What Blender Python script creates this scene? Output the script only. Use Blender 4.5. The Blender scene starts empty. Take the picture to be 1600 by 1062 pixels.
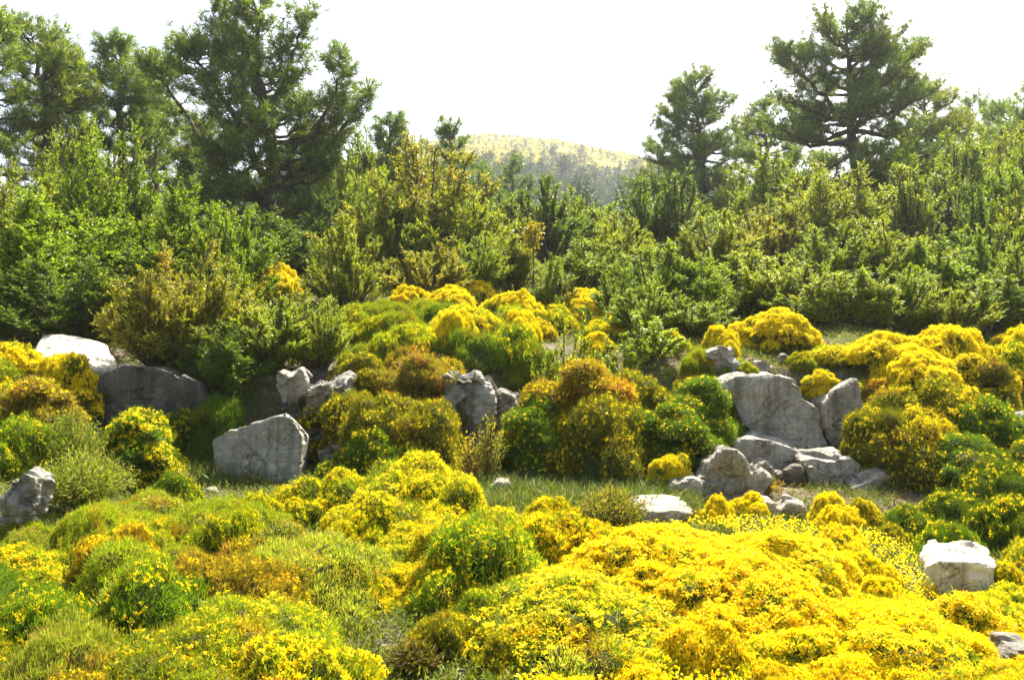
import bpy, bmesh, math, random
import numpy as np
from mathutils import Vector, Matrix

random.seed(7)
R = np.random.default_rng(11)
scene = bpy.context.scene
COL = scene.collection
SUN, SUN_EL, SUN_AZ, SKY, EXPO, HAZE = 5.0, 54, 25, .09, 1.85, .0004
EYE = 1.75
F = 1386.0                      # focal length in pixels of the 1600 px wide photograph
CX, CY = 800.0, 531.0

# ------------------------------------------------------------------ numbers
def unit(v):
    return v / np.maximum(np.linalg.norm(v, axis=-1, keepdims=True), 1e-9)

def _hash(ix, iy, iz, seed):
    h = (ix.astype(np.int64) * 374761393 + iy.astype(np.int64) * 668265263 + iz.astype(np.int64) * 2147483647 + seed * 144269) & 0xffffffff
    h = ((h ^ (h >> 13)) * 1274126177) & 0xffffffff
    h = h ^ (h >> 16)
    return (h & 0xffff) / 65535.0

def vnoise(x, y, z=None, seed=0):
    x = np.asarray(x, float); y = np.asarray(y, float)
    z = np.zeros_like(x) if z is None else np.asarray(z, float)
    x0, y0, z0 = np.floor(x), np.floor(y), np.floor(z)
    fx, fy, fz = x - x0, y - y0, z - z0
    fx, fy, fz = [f * f * (3 - 2 * f) for f in (fx, fy, fz)]
    out = 0
    for dx in (0, 1):
        for dy in (0, 1):
            for dz in (0, 1):
                w = (fx if dx else 1 - fx) * (fy if dy else 1 - fy) * (fz if dz else 1 - fz)
                out = out + w * _hash(x0 + dx, y0 + dy, z0 + dz, seed)
    return out * 2 - 1

def fbm(x, y, z=None, seed=0, oct=4):
    s, a = 0, 1.0
    for k in range(oct):
        f = 2.0 ** k
        s = s + a * vnoise(np.asarray(x) * f, np.asarray(y) * f, None if z is None else np.asarray(z) * f, seed + k * 17)
        a *= 0.5
    return s

def sstep(a, b, x):
    t = np.clip((np.asarray(x, float) - a) / (b - a), 0, 1)
    return t * t * (3 - 2 * t)

# ------------------------------------------------------------------ terrain
PY = [-40, 0, 3.5, 5, 7, 9, 10.2, 11.0, 11.25, 11.75, 12.3, 14, 17, 20, 25, 34, 42, 60, 100, 150, 220, 300, 420, 520, 800]
PZ = [-1.75, -1.75, -1.78, -1.78, -1.66, -1.6, -1.55, -1.45, -1.3, -0.42, -0.2, 0.1, 0.8, 1.4, 2.2, 3.0, 2.8, 4, 10, 21, 39, 60, 96, 80, 20]
# the same for the far left, where the bank is a slope without a ledge
PZL = [-1.75, -1.75, -1.75, -1.7, -1.5, -1.2, -0.92, -0.72, -0.64, -0.5, -0.3, 0.1, 0.8, 1.4, 2.2, 3.0, 2.8, 4, 10, 21, 39, 60, 96, 80, 20]
HX = [-600, -242, -106, -48, -15, 20, 54, 106, 242, 600]
HS = [.3, .52, .80, .955, 1.0, .985, .91, .74, .45, .3]

def G(x, y):
    """height of the ground (world z)"""
    x = np.asarray(x, float); y = np.asarray(y, float)
    y2 = y - (0.28 * np.sin(x * 0.9 + 1.0) + 0.2 * np.sin(x * 2.1)) * sstep(8.5, 10.5, y) * (1 - sstep(14, 18, y))
    a = np.interp(y2, PY, PZ); b = np.interp(y2, PY, PZL)
    w = sstep(-3.9, -5.4, x)
    z = a * (1 - w) + b * w
    ang = x * 420.0 / np.maximum(y, 40)          # the ridge is set by bearing
    far = sstep(45, 120, y)
    z = z * (1 - far) + z * far * np.interp(x * (0.5 + 0.5 * 420 / np.maximum(y, 150)), HX, HS)
    z = z - 0.075 * np.maximum(0, x - 1.2) * (1 - sstep(8, 10, y)) * sstep(2.5, 5, y)
    z = z + 0.05 * fbm(x * 0.9, y * 0.9, seed=3) * sstep(2, 4, y) + .10 * vnoise(x * 1.3, y * 1.3, None, 31) * sstep(3, 4, y) * (1 - sstep(8, 9, y))
    z = z + (1.2 * fbm(x / 28, y / 28, seed=5, oct=3)) * sstep(40, 120, y)
    return z + EYE

def X(px, Y):
    return (px - CX) / F * Y
def Zp(py, Y):
    return (CY - py) / F * Y + EYE
def gz(x, y):
    return float(G(np.array([x]), np.array([y]))[0])
def to_px(x, y, z):
    return CX + F * x / y, CY - F * (z - EYE) / y

# ------------------------------------------------------------------ mesh helpers
class MB:
    """collects vertex / face arrays for one mesh"""
    def __init__(s):
        s.v, s.q, s.t, s.n = [], [], [], 0
    def add(s, v, quads=None, tris=None):
        v = np.asarray(v, float).reshape(-1, 3)
        if quads is not None and len(quads): s.q.append(np.asarray(quads, int) + s.n)
        if tris is not None and len(tris): s.t.append(np.asarray(tris, int) + s.n)
        s.v.append(v); s.n += len(v)
    def arrays(s):
        v = np.concatenate(s.v) if s.v else np.zeros((0, 3))
        q = np.concatenate(s.q) if s.q else np.zeros((0, 4), int)
        t = np.concatenate(s.t) if s.t else np.zeros((0, 3), int)
        return v, q, t
    def mesh(s, name, mat, smooth=False):
        v, q, t = s.arrays()
        me = bpy.data.meshes.new(name)
        me.vertices.add(len(v)); me.vertices.foreach_set('co', v.astype(np.float32).ravel())
        nl = len(q) * 4 + len(t) * 3
        me.loops.add(nl); me.polygons.add(len(q) + len(t))
        me.loops.foreach_set('vertex_index', np.concatenate([q.ravel(), t.ravel()]).astype(np.int32))
        st = np.concatenate([np.arange(len(q)) * 4, len(q) * 4 + np.arange(len(t)) * 3]).astype(np.int32)
        me.polygons.foreach_set('loop_start', st)
        me.polygons.foreach_set('use_smooth', np.full(len(q) + len(t), smooth))
        me.update(calc_edges=True); me.validate()
        me.materials.append(mat)
        return me

def leaves(mb, P, D, L, W, fold=0.25, rng=R):
    """kite shaped leaves, one quad each"""
    n = len(P)
    D = unit(D)
    S = unit(np.cross(D, unit(rng.normal(size=(n, 3)))))
    U = np.cross(S, D)
    L = np.broadcast_to(np.asarray(L, float), (n,))[:, None]; W = np.broadcast_to(np.asarray(W, float), (n,))[:, None]
    m = P + D * L * 0.5 + U * W * fold
    v = np.stack([P, m + S * W * .5, P + D * L, m - S * W * .5], 1)
    mb.add(v, quads=np.arange(n * 4).reshape(n, 4))

def needles(mb, P, D, L, W, rng=R):
    n = len(P)
    D = unit(D); S = unit(np.cross(D, unit(rng.normal(size=(n, 3)))))
    L = np.broadcast_to(np.asarray(L, float), (n,))[:, None]; W = np.broadcast_to(np.asarray(W, float), (n,))[:, None]
    v = np.stack([P + S * W * .5, P - S * W * .5, P + D * L], 1)
    mb.add(v, tris=np.arange(n * 3).reshape(n, 3))

def tube(mb, path, rad, sides=6):
    path = np.asarray(path, float); k = len(path)
    rad = np.broadcast_to(np.asarray(rad, float), (k,))
    T = unit(np.gradient(path, axis=0))
    ref = np.array([0.31, 0.2, 0.93]) if abs(T[0][2]) < 0.8 else np.array([1.0, 0.15, 0.1])
    A = unit(np.cross(T, ref)); B = np.cross(T, A)
    a = np.arange(sides) / sides * 2 * np.pi
    ring = path[:, None] + rad[:, None, None] * (A[:, None] * np.cos(a)[None, :, None] + B[:, None] * np.sin(a)[None, :, None])
    i = np.arange(k - 1)[:, None] * sides; j = np.arange(sides)[None]
    q = np.stack([i + j, i + (j + 1) % sides, i + sides + (j + 1) % sides, i + sides + j], -1).reshape(-1, 4)
    mb.add(ring, quads=q)

# ------------------------------------------------------------------ materials
def new_mat(name):
    m = bpy.data.materials.new(name); m.use_nodes = True
    nt = m.node_tree; nt.nodes.clear()
    return m, nt, nt.nodes.new, nt.links.new

def ramp(N, stops):
    r = N('ShaderNodeValToRGB'); e = r.color_ramp.elements
    e[0].position, e[0].color = stops[0][0], (*stops[0][1], 1)
    e[1].position, e[1].color = stops[-1][0], (*stops[-1][1], 1)
    for p, c in stops[1:-1]:
        n = e.new(p); n.color = (*c, 1)
    return r

def mul(N, L, a, b, mode='MULTIPLY', f=1.0):
    m = N('ShaderNodeMix'); m.data_type = 'RGBA'; m.blend_type = mode; m.inputs[0].default_value = f
    for s, v in ((m.inputs[6], a), (m.inputs[7], b)):
        if isinstance(v, tuple): s.default_value = (*v, 1)
        else: L(v, s)
    return m.outputs[2]

def leaf_mat(name, stops, trans=0.4, rough=0.55, spec=0.3, tcol=(1.35, 1.3, 0.55), patch=None):
    m, nt, N, L = new_mat(name)
    g = N('ShaderNodeNewGeometry'); oi = N('ShaderNodeObjectInfo')
    r = ramp(N, stops); L(g.outputs['Random Per Island'], r.inputs[0])
    c = mul(N, L, r.outputs[0], oi.outputs['Color'])
    if patch:                                     # withered or paler sprays, a few per plant
        tc = N('ShaderNodeTexCoord'); nz = N('ShaderNodeTexNoise'); nz.inputs['Scale'].default_value = patch[1]
        nz.inputs['Detail'].default_value = 2
        add = N('ShaderNodeVectorMath'); add.operation = 'ADD'
        sc = N('ShaderNodeVectorMath'); sc.operation = 'SCALE'; sc.inputs[0].default_value = (37, 11, 23)
        L(oi.outputs['Random'], sc.inputs['Scale']); L(tc.outputs['Object'], add.inputs[0]); L(sc.outputs[0], add.inputs[1])
        L(add.outputs[0], nz.inputs['Vector'])
        rr = ramp(N, [(patch[2], (0, 0, 0)), (patch[2] + 0.12, (1, 1, 1))]); L(nz.outputs['Fac'], rr.inputs[0])
        mx = N('ShaderNodeMix'); mx.data_type = 'RGBA'; L(rr.outputs[0], mx.inputs[0]); L(c, mx.inputs[6])
        L(mul(N, L, c, patch[0]), mx.inputs[7])
        c = mx.outputs[2]
    p = N('ShaderNodeBsdfPrincipled'); L(c, p.inputs['Base Color'])
    p.inputs['Roughness'].default_value = rough; p.inputs['Specular IOR Level'].default_value = spec
    t = N('ShaderNodeBsdfTranslucent'); L(mul(N, L, c, tcol), t.inputs['Color'])
    mx = N('ShaderNodeMixShader'); mx.inputs[0].default_value = trans
    L(p.outputs[0], mx.inputs[1]); L(t.outputs[0], mx.inputs[2])
    o = N('ShaderNodeOutputMaterial'); L(mx.outputs[0], o.inputs[0])
    return m

def solid_mat(name, stops, scale=6, rough=0.9, bump=0.3, detail=6, spec=0.2, stretch=(1, 1, 1)):
    m, nt, N, L = new_mat(name)
    tc = N('ShaderNodeTexCoord'); mp = N('ShaderNodeMapping'); mp.inputs['Scale'].default_value = stretch
    L(tc.outputs['Object'], mp.inputs[0])
    nz = N('ShaderNodeTexNoise'); nz.inputs['Scale'].default_value = scale; nz.inputs['Detail'].default_value = detail
    nz.inputs['Roughness'].default_value = 0.65
    L(mp.outputs[0], nz.inputs['Vector'])
    r = ramp(N, stops); L(nz.outputs['Fac'], r.inputs[0])
    oi = N('ShaderNodeObjectInfo')
    c = mul(N, L, r.outputs[0], oi.outputs['Color'])
    p = N('ShaderNodeBsdfPrincipled'); L(c, p.inputs['Base Color'])
    p.inputs['Roughness'].default_value = rough; p.inputs['Specular IOR Level'].default_value = spec
    b = N('ShaderNodeBump'); b.inputs['Strength'].default_value = bump; b.inputs['Distance'].default_value = 0.05
    L(nz.outputs['Fac'], b.inputs['Height']); L(b.outputs[0], p.inputs['Normal'])
    o = N('ShaderNodeOutputMaterial'); L(p.outputs[0], o.inputs[0])
    return m

M_SPINE = leaf_mat('broom_spines', [(0, (.10, .145, .006)), (.5, (.19, .25, .009)), (.85, (.30, .33, .022)), (1, (.32, .26, .05))],
                   trans=.45, rough=.6, patch=((1.35, .84, 1.0), 2.8, .57))
M_FLOWER = leaf_mat('broom_petals', [(0, (.86, .52, .003)), (.25, (.88, .70, .004)), (.75, (.90, .80, .008)), (1, (.90, .84, .04))],
                    trans=.38, rough=.6, spec=.15, tcol=(1.05, .95, .5))
M_CORE = solid_mat('broom_woody_core', [(.3, (.022, .024, .005)), (.7, (.055, .058, .010))], scale=9)
M_BOX = leaf_mat('box_leaves', [(0, (.10, .138, .006)), (.6, (.24, .28, .010)), (.9, (.42, .43, .035)), (1, (.50, .45, .11))],
                 trans=.44, rough=.42, spec=.32, patch=((1.25, .95, .8), 1.6, .62))
M_PINE = leaf_mat('pine_needles', [(0, (.050, .095, .020)), (.6, (.125, .195, .026)), (1, (.29, .33, .038))],
                  trans=.36, rough=.5, spec=.35, patch=((1.35, 1.15, .6), .9, .55))
M_BARK = solid_mat('pine_bark', [(.3, (.05, .035, .025)), (.55, (.12, .085, .06)), (.75, (.20, .15, .11))], scale=7, bump=.8, stretch=(1, 1, .25))
M_STEM = solid_mat('shrub_stem', [(.3, (.06, .045, .025)), (.7, (.16, .125, .08))], scale=12)
M_GRASS = leaf_mat('grass_blades', [(0, (.06, .11, .015)), (.6, (.10, .15, .02)), (.88, (.2, .2, .06)), (1, (.36, .30, .13))], trans=.35, rough=.5)
M_HERB = leaf_mat('ground_herbs', [(0, (.09, .14, .012)), (.55, (.15, .20, .016)), (.88, (.25, .25, .05)), (1, (.28, .21, .08))], trans=.35, rough=.6)
M_FARLEAF = leaf_mat('far_conifer', [(0, (.025, .055, .018)), (.7, (.05, .09, .022)), (1, (.085, .12, .028))], trans=.2, rough=.6)
M_SCRUB = leaf_mat('hill_scrub', [(0, (.50, .37, .001)), (.5, (.54, .44, .003)), (.62, (.18, .23, .012)), (1, (.045, .10, .015))], trans=.25, rough=.7)

def rock_mat(name, dark, mid, light):
    m, nt, N, L = new_mat(name)
    tc = N('ShaderNodeTexCoord')
    n1 = N('ShaderNodeTexNoise'); n1.inputs['Scale'].default_value = 2.2; n1.inputs['Detail'].default_value = 9; n1.inputs['Roughness'].default_value = .62
    n2 = N('ShaderNodeTexNoise'); n2.inputs['Scale'].default_value = 17; n2.inputs['Detail'].default_value = 6; n2.inputs['Roughness'].default_value = .7
    mp = N('ShaderNodeMapping'); mp.inputs['Scale'].default_value = (1, 1, 7); mp.inputs['Rotation'].default_value = (0, .12, 0)
    n3 = N('ShaderNodeTexNoise'); n3.inputs['Scale'].default_value = 1.6; n3.inputs['Detail'].default_value = 5
    L(tc.outputs['Object'], mp.inputs[0]); L(mp.outputs[0], n3.inputs['Vector'])
    for n in (n1, n2): L(tc.outputs['Object'], n.inputs['Vector'])
    r = ramp(N, [(.3, dark), (.5, mid), (.68, light)]); L(n1.outputs['Fac'], r.inputs[0])
    r2 = ramp(N, [(.32, (.72, .72, .70)), (.6, (1, 1, 1))]); L(n2.outputs['Fac'], r2.inputs[0])
    c = mul(N, L, r.outputs[0], r2.outputs[0])
    # ochre and dark lichen stains
    n4 = N('ShaderNodeTexNoise'); n4.inputs['Scale'].default_value = 5; n4.inputs['Detail'].default_value = 4
    L(tc.outputs['Object'], n4.inputs['Vector'])
    r4 = ramp(N, [(.60, (0, 0, 0)), (.68, (1, 1, 1))]); L(n4.outputs['Fac'], r4.inputs[0])
    f = N('ShaderNodeMath'); f.operation = 'MULTIPLY'; f.inputs[1].default_value = .35; L(r4.outputs[0], f.inputs[0])
    mx = N('ShaderNodeMix'); mx.data_type = 'RGBA'; L(f.outputs[0], mx.inputs[0]); L(c, mx.inputs[6]); mx.inputs[7].default_value = (.24, .20, .12, 1)
    # hairline cracks, dark run-off streaks, pale lichen
    wv = N('ShaderNodeVectorMath'); wv.operation = 'ADD'; ws = N('ShaderNodeVectorMath'); ws.operation = 'SCALE'; ws.inputs['Scale'].default_value = .42
    L(n4.outputs['Color'], ws.inputs[0]); L(tc.outputs['Object'], wv.inputs[0]); L(ws.outputs[0], wv.inputs[1])
    mc = N('ShaderNodeMapping'); mc.inputs['Scale'].default_value = (1.5, 1.5, 3.4); L(wv.outputs[0], mc.inputs[0])
    vo = N('ShaderNodeTexVoronoi'); vo.feature = 'DISTANCE_TO_EDGE'; vo.inputs['Scale'].default_value = .72; L(mc.outputs[0], vo.inputs['Vector'])
    rc = ramp(N, [(.002, (.48, .45, .40)), (.013, (1, 1, 1))]); L(vo.outputs['Distance'], rc.inputs[0])
    ms = N('ShaderNodeMapping'); ms.inputs['Scale'].default_value = (9, 9, .8); L(tc.outputs['Object'], ms.inputs[0])
    n5 = N('ShaderNodeTexNoise'); n5.inputs['Scale'].default_value = 1; n5.inputs['Detail'].default_value = 4; L(ms.outputs[0], n5.inputs['Vector'])
    rs = ramp(N, [(.36, (.62, .60, .55)), (.56, (1, 1, 1))]); L(n5.outputs['Fac'], rs.inputs[0])
    n6 = N('ShaderNodeTexNoise'); n6.inputs['Scale'].default_value = 26; n6.inputs['Detail'].default_value = 3; L(tc.outputs['Object'], n6.inputs['Vector'])
    rl = ramp(N, [(.60, (1, 1, 1)), (.66, (1.45, 1.42, 1.3))]); L(n6.outputs['Fac'], rl.inputs[0])
    cc = mul(N, L, mul(N, L, mul(N, L, mx.outputs[2], rc.outputs[0]), rs.outputs[0]), rl.outputs[0])
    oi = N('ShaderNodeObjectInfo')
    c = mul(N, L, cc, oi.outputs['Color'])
    p = N('ShaderNodeBsdfPrincipled'); L(c, p.inputs['Base Color']); p.inputs['Roughness'].default_value = .85; p.inputs['Specular IOR Level'].default_value = .3
    s = N('ShaderNodeMath'); s.operation = 'ADD'; L(n2.outputs['Fac'], s.inputs[0]); L(n3.outputs['Fac'], s.inputs[1])
    b = N('ShaderNodeBump'); b.inputs['Strength'].default_value = .9; b.inputs['Distance'].default_value = .05
    L(s.outputs[0], b.inputs['Height']); L(b.outputs[0], p.inputs['Normal'])
    o = N('ShaderNodeOutputMaterial'); L(p.outputs[0], o.inputs[0])
    return m
M_ROCK = rock_mat('limestone', (.23, .215, .17), (.38, .355, .285), (.52, .488, .40))

# ------------------------------------------------------------------ object helpers
def tag(o, label=None, cat=None, group=None, kind=None):
    if label: o['label'] = label
    if cat: o['category'] = cat
    if group: o['group'] = group
    if kind: o['kind'] = kind
    return o

def link(name, me, parent=None, color=None):
    o = bpy.data.objects.new(name, me); COL.objects.link(o)
    if parent is not None: o.parent = parent
    if color is not None: o.color = (*color, 1)
    return o

ALL = []
def thing(name, parts, loc, scale=(1, 1, 1), rz=0.0, label=None, cat=None, group=None, tilt=(0, 0)):
    """an Empty at the base of a plant that parents its parts: (part name, mesh, colour)"""
    r = bpy.data.objects.new(name, None); COL.objects.link(r)
    r.empty_display_size = .2
    r.location = loc; r.scale = scale; r.rotation_euler = (tilt[0], tilt[1], rz)
    tag(r, label, cat, group)
    for pn, me, c in parts:
        link(pn, me, r, c)
    ALL.append(r)
    return r

# ------------------------------------------------------------------ broom cushions
def make_broom(seed, width, hratio, twigs, twig_len, lobes):
    """a cushion of spiny broom: many lobes grown into one another, spines and blossoms on what shows of them"""
    g = np.random.default_rng(seed)
    W, H = width * .5, width * hratio
    asp = g.uniform(.78, 1.0)
    C, Rr = [], []
    for k in range(lobes):
        az = g.uniform(0, 6.283); u = g.uniform(0, 1) ** .55; h = g.uniform(0, 1)
        out = (1 + .25 * math.sin(2 * az + seed) + .15 * math.sin(3 * az + 2 * seed))
        rr = W * (g.uniform(.22, .46) if hratio < .45 else g.uniform(.13, .36)) * (1.15 - .45 * u)
        top = H * (1 - u ** 2) ** .5
        cz = max(0, (top - rr * .8) * (h ** .4))
        C.append((math.cos(az) * u * W * .8 * out, math.sin(az) * u * W * .8 * out * asp, cz))
        Rr.append((rr * g.uniform(.9, 1.25), rr * g.uniform(.9, 1.25), min(rr * g.uniform(.75, 1.0), max(.35 * rr, H * .75))))
    C[0] = (0, 0, 0); Rr[0] = (W * .74, W * .70 * asp, H * .62)          # the heart of the cushion, which the lobes grow from
    C, Rr = np.array(C), np.array(Rr)
    # woody core
    mb = MB()
    d = ico_grid(14, 8, -.6); sh = d.shape[:2]; dd = d.reshape(-1, 3)
    i = np.arange(sh[0] - 1)[:, None] * sh[1]; j = np.arange(sh[1])[None]
    q = np.stack([i + j, i + (j + 1) % sh[1], i + sh[1] + (j + 1) % sh[1], i + sh[1] + j], -1).reshape(-1, 4)
    for c, r in zip(C, Rr): mb.add(c + dd * r * (.76 if r[0] < W * .6 else .95), quads=q)
    core = mb.mesh('broom_woody_base', M_CORE, True)
    den = g.uniform(-.1, 1.3, lobes)
    def surf(n, zmin):
        p = (Rr[:, 0] * Rr[:, 2]); p = p / p.sum()
        k = g.choice(lobes, int(n * 5), p=p)
        d = unit(g.normal(size=(len(k), 3)))
        f = vnoise(d[:, 0] * 2.6 + k * 3.1, d[:, 1] * 2.6, d[:, 2] * 2.6, seed) + .6 * vnoise(d[:, 0] * 6.5 + k * 1.7, d[:, 1] * 6.5, d[:, 2] * 6.5, seed + 1)
        P = C[k] + d * Rr[k] * (1 + .23 * f)[:, None]
        ok = (P[:, 2] > zmin) & (d[:, 2] > -.45)
        for m in range(lobes):
            q = (((P - C[m]) / Rr[m]) ** 2).sum(1)
            ok &= (q > .80) | (k == m)
        P, d, k, f = P[ok][:n], d[ok][:n], k[ok][:n], f[ok][:n]
        return P, unit(d / Rr[k]), f, k
    P, Nn, b, k_ = surf(twigs, -.02)
    mb = MB(); k = len(P)
    D = Nn * .7 + unit(g.normal(size=(k, 3))) * 1.0 + np.array([0, 0, .3])
    Lg = twig_len * g.uniform(.55, 1.4, k)
    leaves(mb, P - Nn * g.uniform(.2, .9, k)[:, None] * twig_len * .9, D, Lg * 1.25, twig_len * .27 * g.uniform(.6, 1.3, k), rng=g)
    q = g.choice(k, k // 10)                                   # stray sprigs that break the outline
    leaves(mb, P[q] + Nn[q] * twig_len * .2, Nn[q] + unit(g.normal(size=(len(q), 3))) * .6 + np.array([0, 0, .4]), twig_len * g.uniform(1.0, 2.4, len(q)), twig_len * .17, rng=g)
    fol = mb.mesh('broom_foliage', M_SPINE)
    fl = {}
    area = width ** 2 * (.6 + hratio) / .72 
    for nm, num, clus in (('rich', 13500, .25), ('half', 3900, .7), ('few', 620 if width > 1.4 and hratio > .4 else 900, .9)):
        n = int(num * area)
        P, Nn, b, k = surf(int(n * 1.6), -.0)
        s = b * .35 + vnoise(P[:, 0] * 5, P[:, 1] * 5, P[:, 2] * 5, seed + 3) * clus + den[k] * .7 + Nn[:, 2] * .45 + g.uniform(-.3, .3, len(P))
        n = min(n, int(len(P) * .64))
        o = np.argsort(-s)[:n]
        o = np.repeat(g.choice(o, len(o) // 3), 3)              # blossoms stand in small clusters
        P, Nn = P[o], Nn[o]
        t3 = unit(np.cross(Nn, unit(g.normal(size=(len(P), 3)))))
        P = P + t3 * g.uniform(0, .022, len(P))[:, None]
        fs = .0125 + .0025 * min(width, 2)
        mb = MB()
        t = unit(np.cross(Nn, unit(g.normal(size=(len(P), 3)))))
        P = P + Nn * g.uniform(.05, .8, len(P))[:, None] * twig_len
        for sgn in (1, -1):
            leaves(mb, P, t * sgn + Nn * g.uniform(.1, .8, len(P))[:, None], fs * g.uniform(.6, 1.35, len(P)), fs * g.uniform(.7, 1.1, len(P)), fold=.15, rng=g)
        fl[nm] = mb.mesh('broom_blossoms', M_FLOWER)
    zt = float((C[:, 2] + Rr[:, 2]).max()); wx = float((np.abs(C[:, :2]) + Rr[:, :2]).max()) * 1.9
    return dict(core=core, fol=fol, fl=fl, h=zt, w=wx)

def ico_grid(nu, nv, z0):
    th = np.linspace(0, 2 * np.pi, nu, endpoint=False)
    ph = np.linspace(z0, np.pi / 2, nv)
    T, Pp = np.meshgrid(th, ph)
    return np.stack([np.cos(T) * np.cos(Pp), np.sin(T) * np.cos(Pp), np.sin(Pp)], -1)

BROOM = {
    'low': [make_broom(100 + i, .90, .28, 19000, .027, 17) for i in range(6)],
    'mid': [make_broom(200 + i, 1.25, .42, 28000, .031, 28) for i in range(4)],
    'wide': [make_broom(150 + i, 1.5, .28, 46000, .027, 34) for i in range(4)],
    'tall': [make_broom(250 + i, 1.0, .72, 24000, .034, 44) for i in range(3)],
    'big': [make_broom(300 + i, 1.9, .50, 46000, .038, 76) for i in range(3)],
    'bigtall': [make_broom(350 + i, 1.6, .82, 46000, .038, 80) for i in range(3)],
}
TINT = {
    'lime': (1.15, 1.15, .9), 'green': (.82, 1.0, .8), 'deep': (.50, .72, .6), 'olive': (.85, .72, .7), 'pale': (1.35, 1.25, 2.6),  # 'olive' and 'deep': leaf tones with the ledge front's shade put in
    'brown': (1.25, .86, 1.3), 'rust': (1.3, .80, .7), 'gold': (1.12, 1.0, .7), 'dark': (.42, .55, .55),  # 'dark' puts the shade of the lower right into the foliage colour
}
CORET = {'brown': (1.5, 1.15, 1.2), 'rust': (1.5, 1.1, .8)}
nb = [0]
def broom(px, ytop, wpx, Y, tint, fl, label, group=None, size=None, hmin=.2, dscale=1.0, sink=.06, petal=(1, 1, 1)):
    x = X(px, Y); z = gz(x, Y)
    if 12.2 <= Y and px < 1020: wpx = wpx * 1.3
    w = wpx / F * Y
    h = max(hmin, Zp(ytop, Y) - z)
    lim = .32 if 12.2 <= Y and px < 1020 else .40 if Y >= 11.0 else .75 if Y > 8.6 else .5
    for _ in range(60):                 # a cushion sits on the bank rather than standing tall: step it up the slope
        if h <= lim * w: break
        Y += .05; x = X(px, Y); z = gz(x, Y); w = wpx / F * Y; h = max(hmin, Zp(ytop, Y) - z)
    h = min(h, (1.1 if lim > .5 else .56) * w)
    q = h / w
    size = ('low' if q < .42 else 'mid' if q < .58 else 'tall') if w < 1.2 else ('wide' if q < .36 else 'big' if q < .66 else 'bigtall')
    nb[0] += 1
    b = BROOM[size][(nb[0] * 7 + int(px)) % len(BROOM[size])]
    s = w / b['w']; sz = (h + sink) / b['h']
    cj = 1 + .12 * math.sin(nb[0] * 12.9)
    c = tuple(k * cj for k in TINT[tint])
    parts = [('woody_base', b['core'], CORET.get(tint, (1, 1, 1))), ('foliage', b['fol'], c)]
    if fl: parts.append(('blossoms', b['fl'][fl], petal))
    rz = (nb[0] * 2.4) % 6.28
    return thing('broom_shrub', parts, (x, Y, z - sink), (s, s * dscale, sz), rz, label, 'shrub', group)

# ------------------------------------------------------------------ leafy bushes
def make_bush(seed, H, Wd, n_main, n_side, n_leaf, leaf, upright, spread, base_t=.12):
    g = np.random.default_rng(seed)
    mbS, mbL = MB(), MB()
    PP, DD, LL = [], [], []
    for i in range(n_main):
        az = g.uniform(0, 6.283); f = math.sqrt(g.uniform(0, 1))
        az += .3 * math.sin(3 * az)
        tip_r = Wd * .5 * f * (1 + .22 * math.sin(2 * az + seed) + .18 * math.sin(5 * az + 2 * seed))
        tip_h = H * (math.sqrt(max(0.05, 1 - f ** 2.2)) * .8 + .2) * g.uniform(.55, 1.0) * (1 + .18 * math.sin(3 * az + seed))
        p0 = np.array([math.cos(az), math.sin(az), 0]) * tip_r * .25 + np.array([0, 0, -.05])
        p2 = np.array([math.cos(az) * tip_r, math.sin(az) * tip_r, tip_h])
        p1 = p0 * (1 - spread) + p2 * spread; p1[2] = tip_h * (.45 if upright else .55)
        t = np.linspace(0, 1, 9)[:, None]
        path = (1 - t) ** 2 * p0 + 2 * t * (1 - t) * p1 + t ** 2 * p2
        path += g.normal(size=path.shape) * .015 * H * t
        tube(mbS, path, np.linspace(.016 * H, .004 * H, 9), 4)
        ts = base_t + (1 - base_t) * g.uniform(0, 1, n_side) ** .75
        idx = ts * 8; i0 = np.minimum(idx.astype(int), 7); fr = (idx - i0)[:, None]
        o = path[i0] * (1 - fr) + path[i0 + 1] * fr
        tan = unit(path[i0 + 1] - path[i0])
        out = unit(g.normal(size=(n_side, 3)) + np.array([math.cos(az), math.sin(az), 0]) * .5)
        sd = unit(tan * (.7 if upright else .35) + out * (.55 if upright else .8) + np.array([0, 0, .45]))
        sl = H * g.uniform(.07, .17, n_side) * (1.25 - .55 * ts)
        k = n_leaf
        u = np.tile(np.linspace(.15, 1, k), (n_side, 1))
        pos = o[:, None] + sd[:, None] * (sl[:, None] * u)[..., None]
        rad_ = unit(g.normal(size=(n_side, k, 3)))
        PP.append(pos.reshape(-1, 3)); DD.append((sd[:, None] * .7 + rad_ * .85).reshape(-1, 3))
        LL.append((leaf * g.uniform(.65, 1.3, (n_side, k)) * (1.1 - .35 * u)).reshape(-1))
        ends = np.stack([o, o + sd * sl[:, None]], 1)
        for e in ends[::3]:
            tube(mbS, e, [.0035 * H, .0015 * H], 3)
    P, D, Lf = np.concatenate(PP), np.concatenate(DD), np.concatenate(LL)
    leaves(mbL, P, D, Lf, Lf * .52, fold=.2, rng=g)
    return dict(fol=mbL.mesh('bush_leaves', M_BOX), stem=mbS.mesh('bush_stems', M_STEM), h=float(np.quantile(P[:, 2], .998)),
                w=float(np.quantile(np.abs(P[:, :2]), .99)) * 2)

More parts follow.
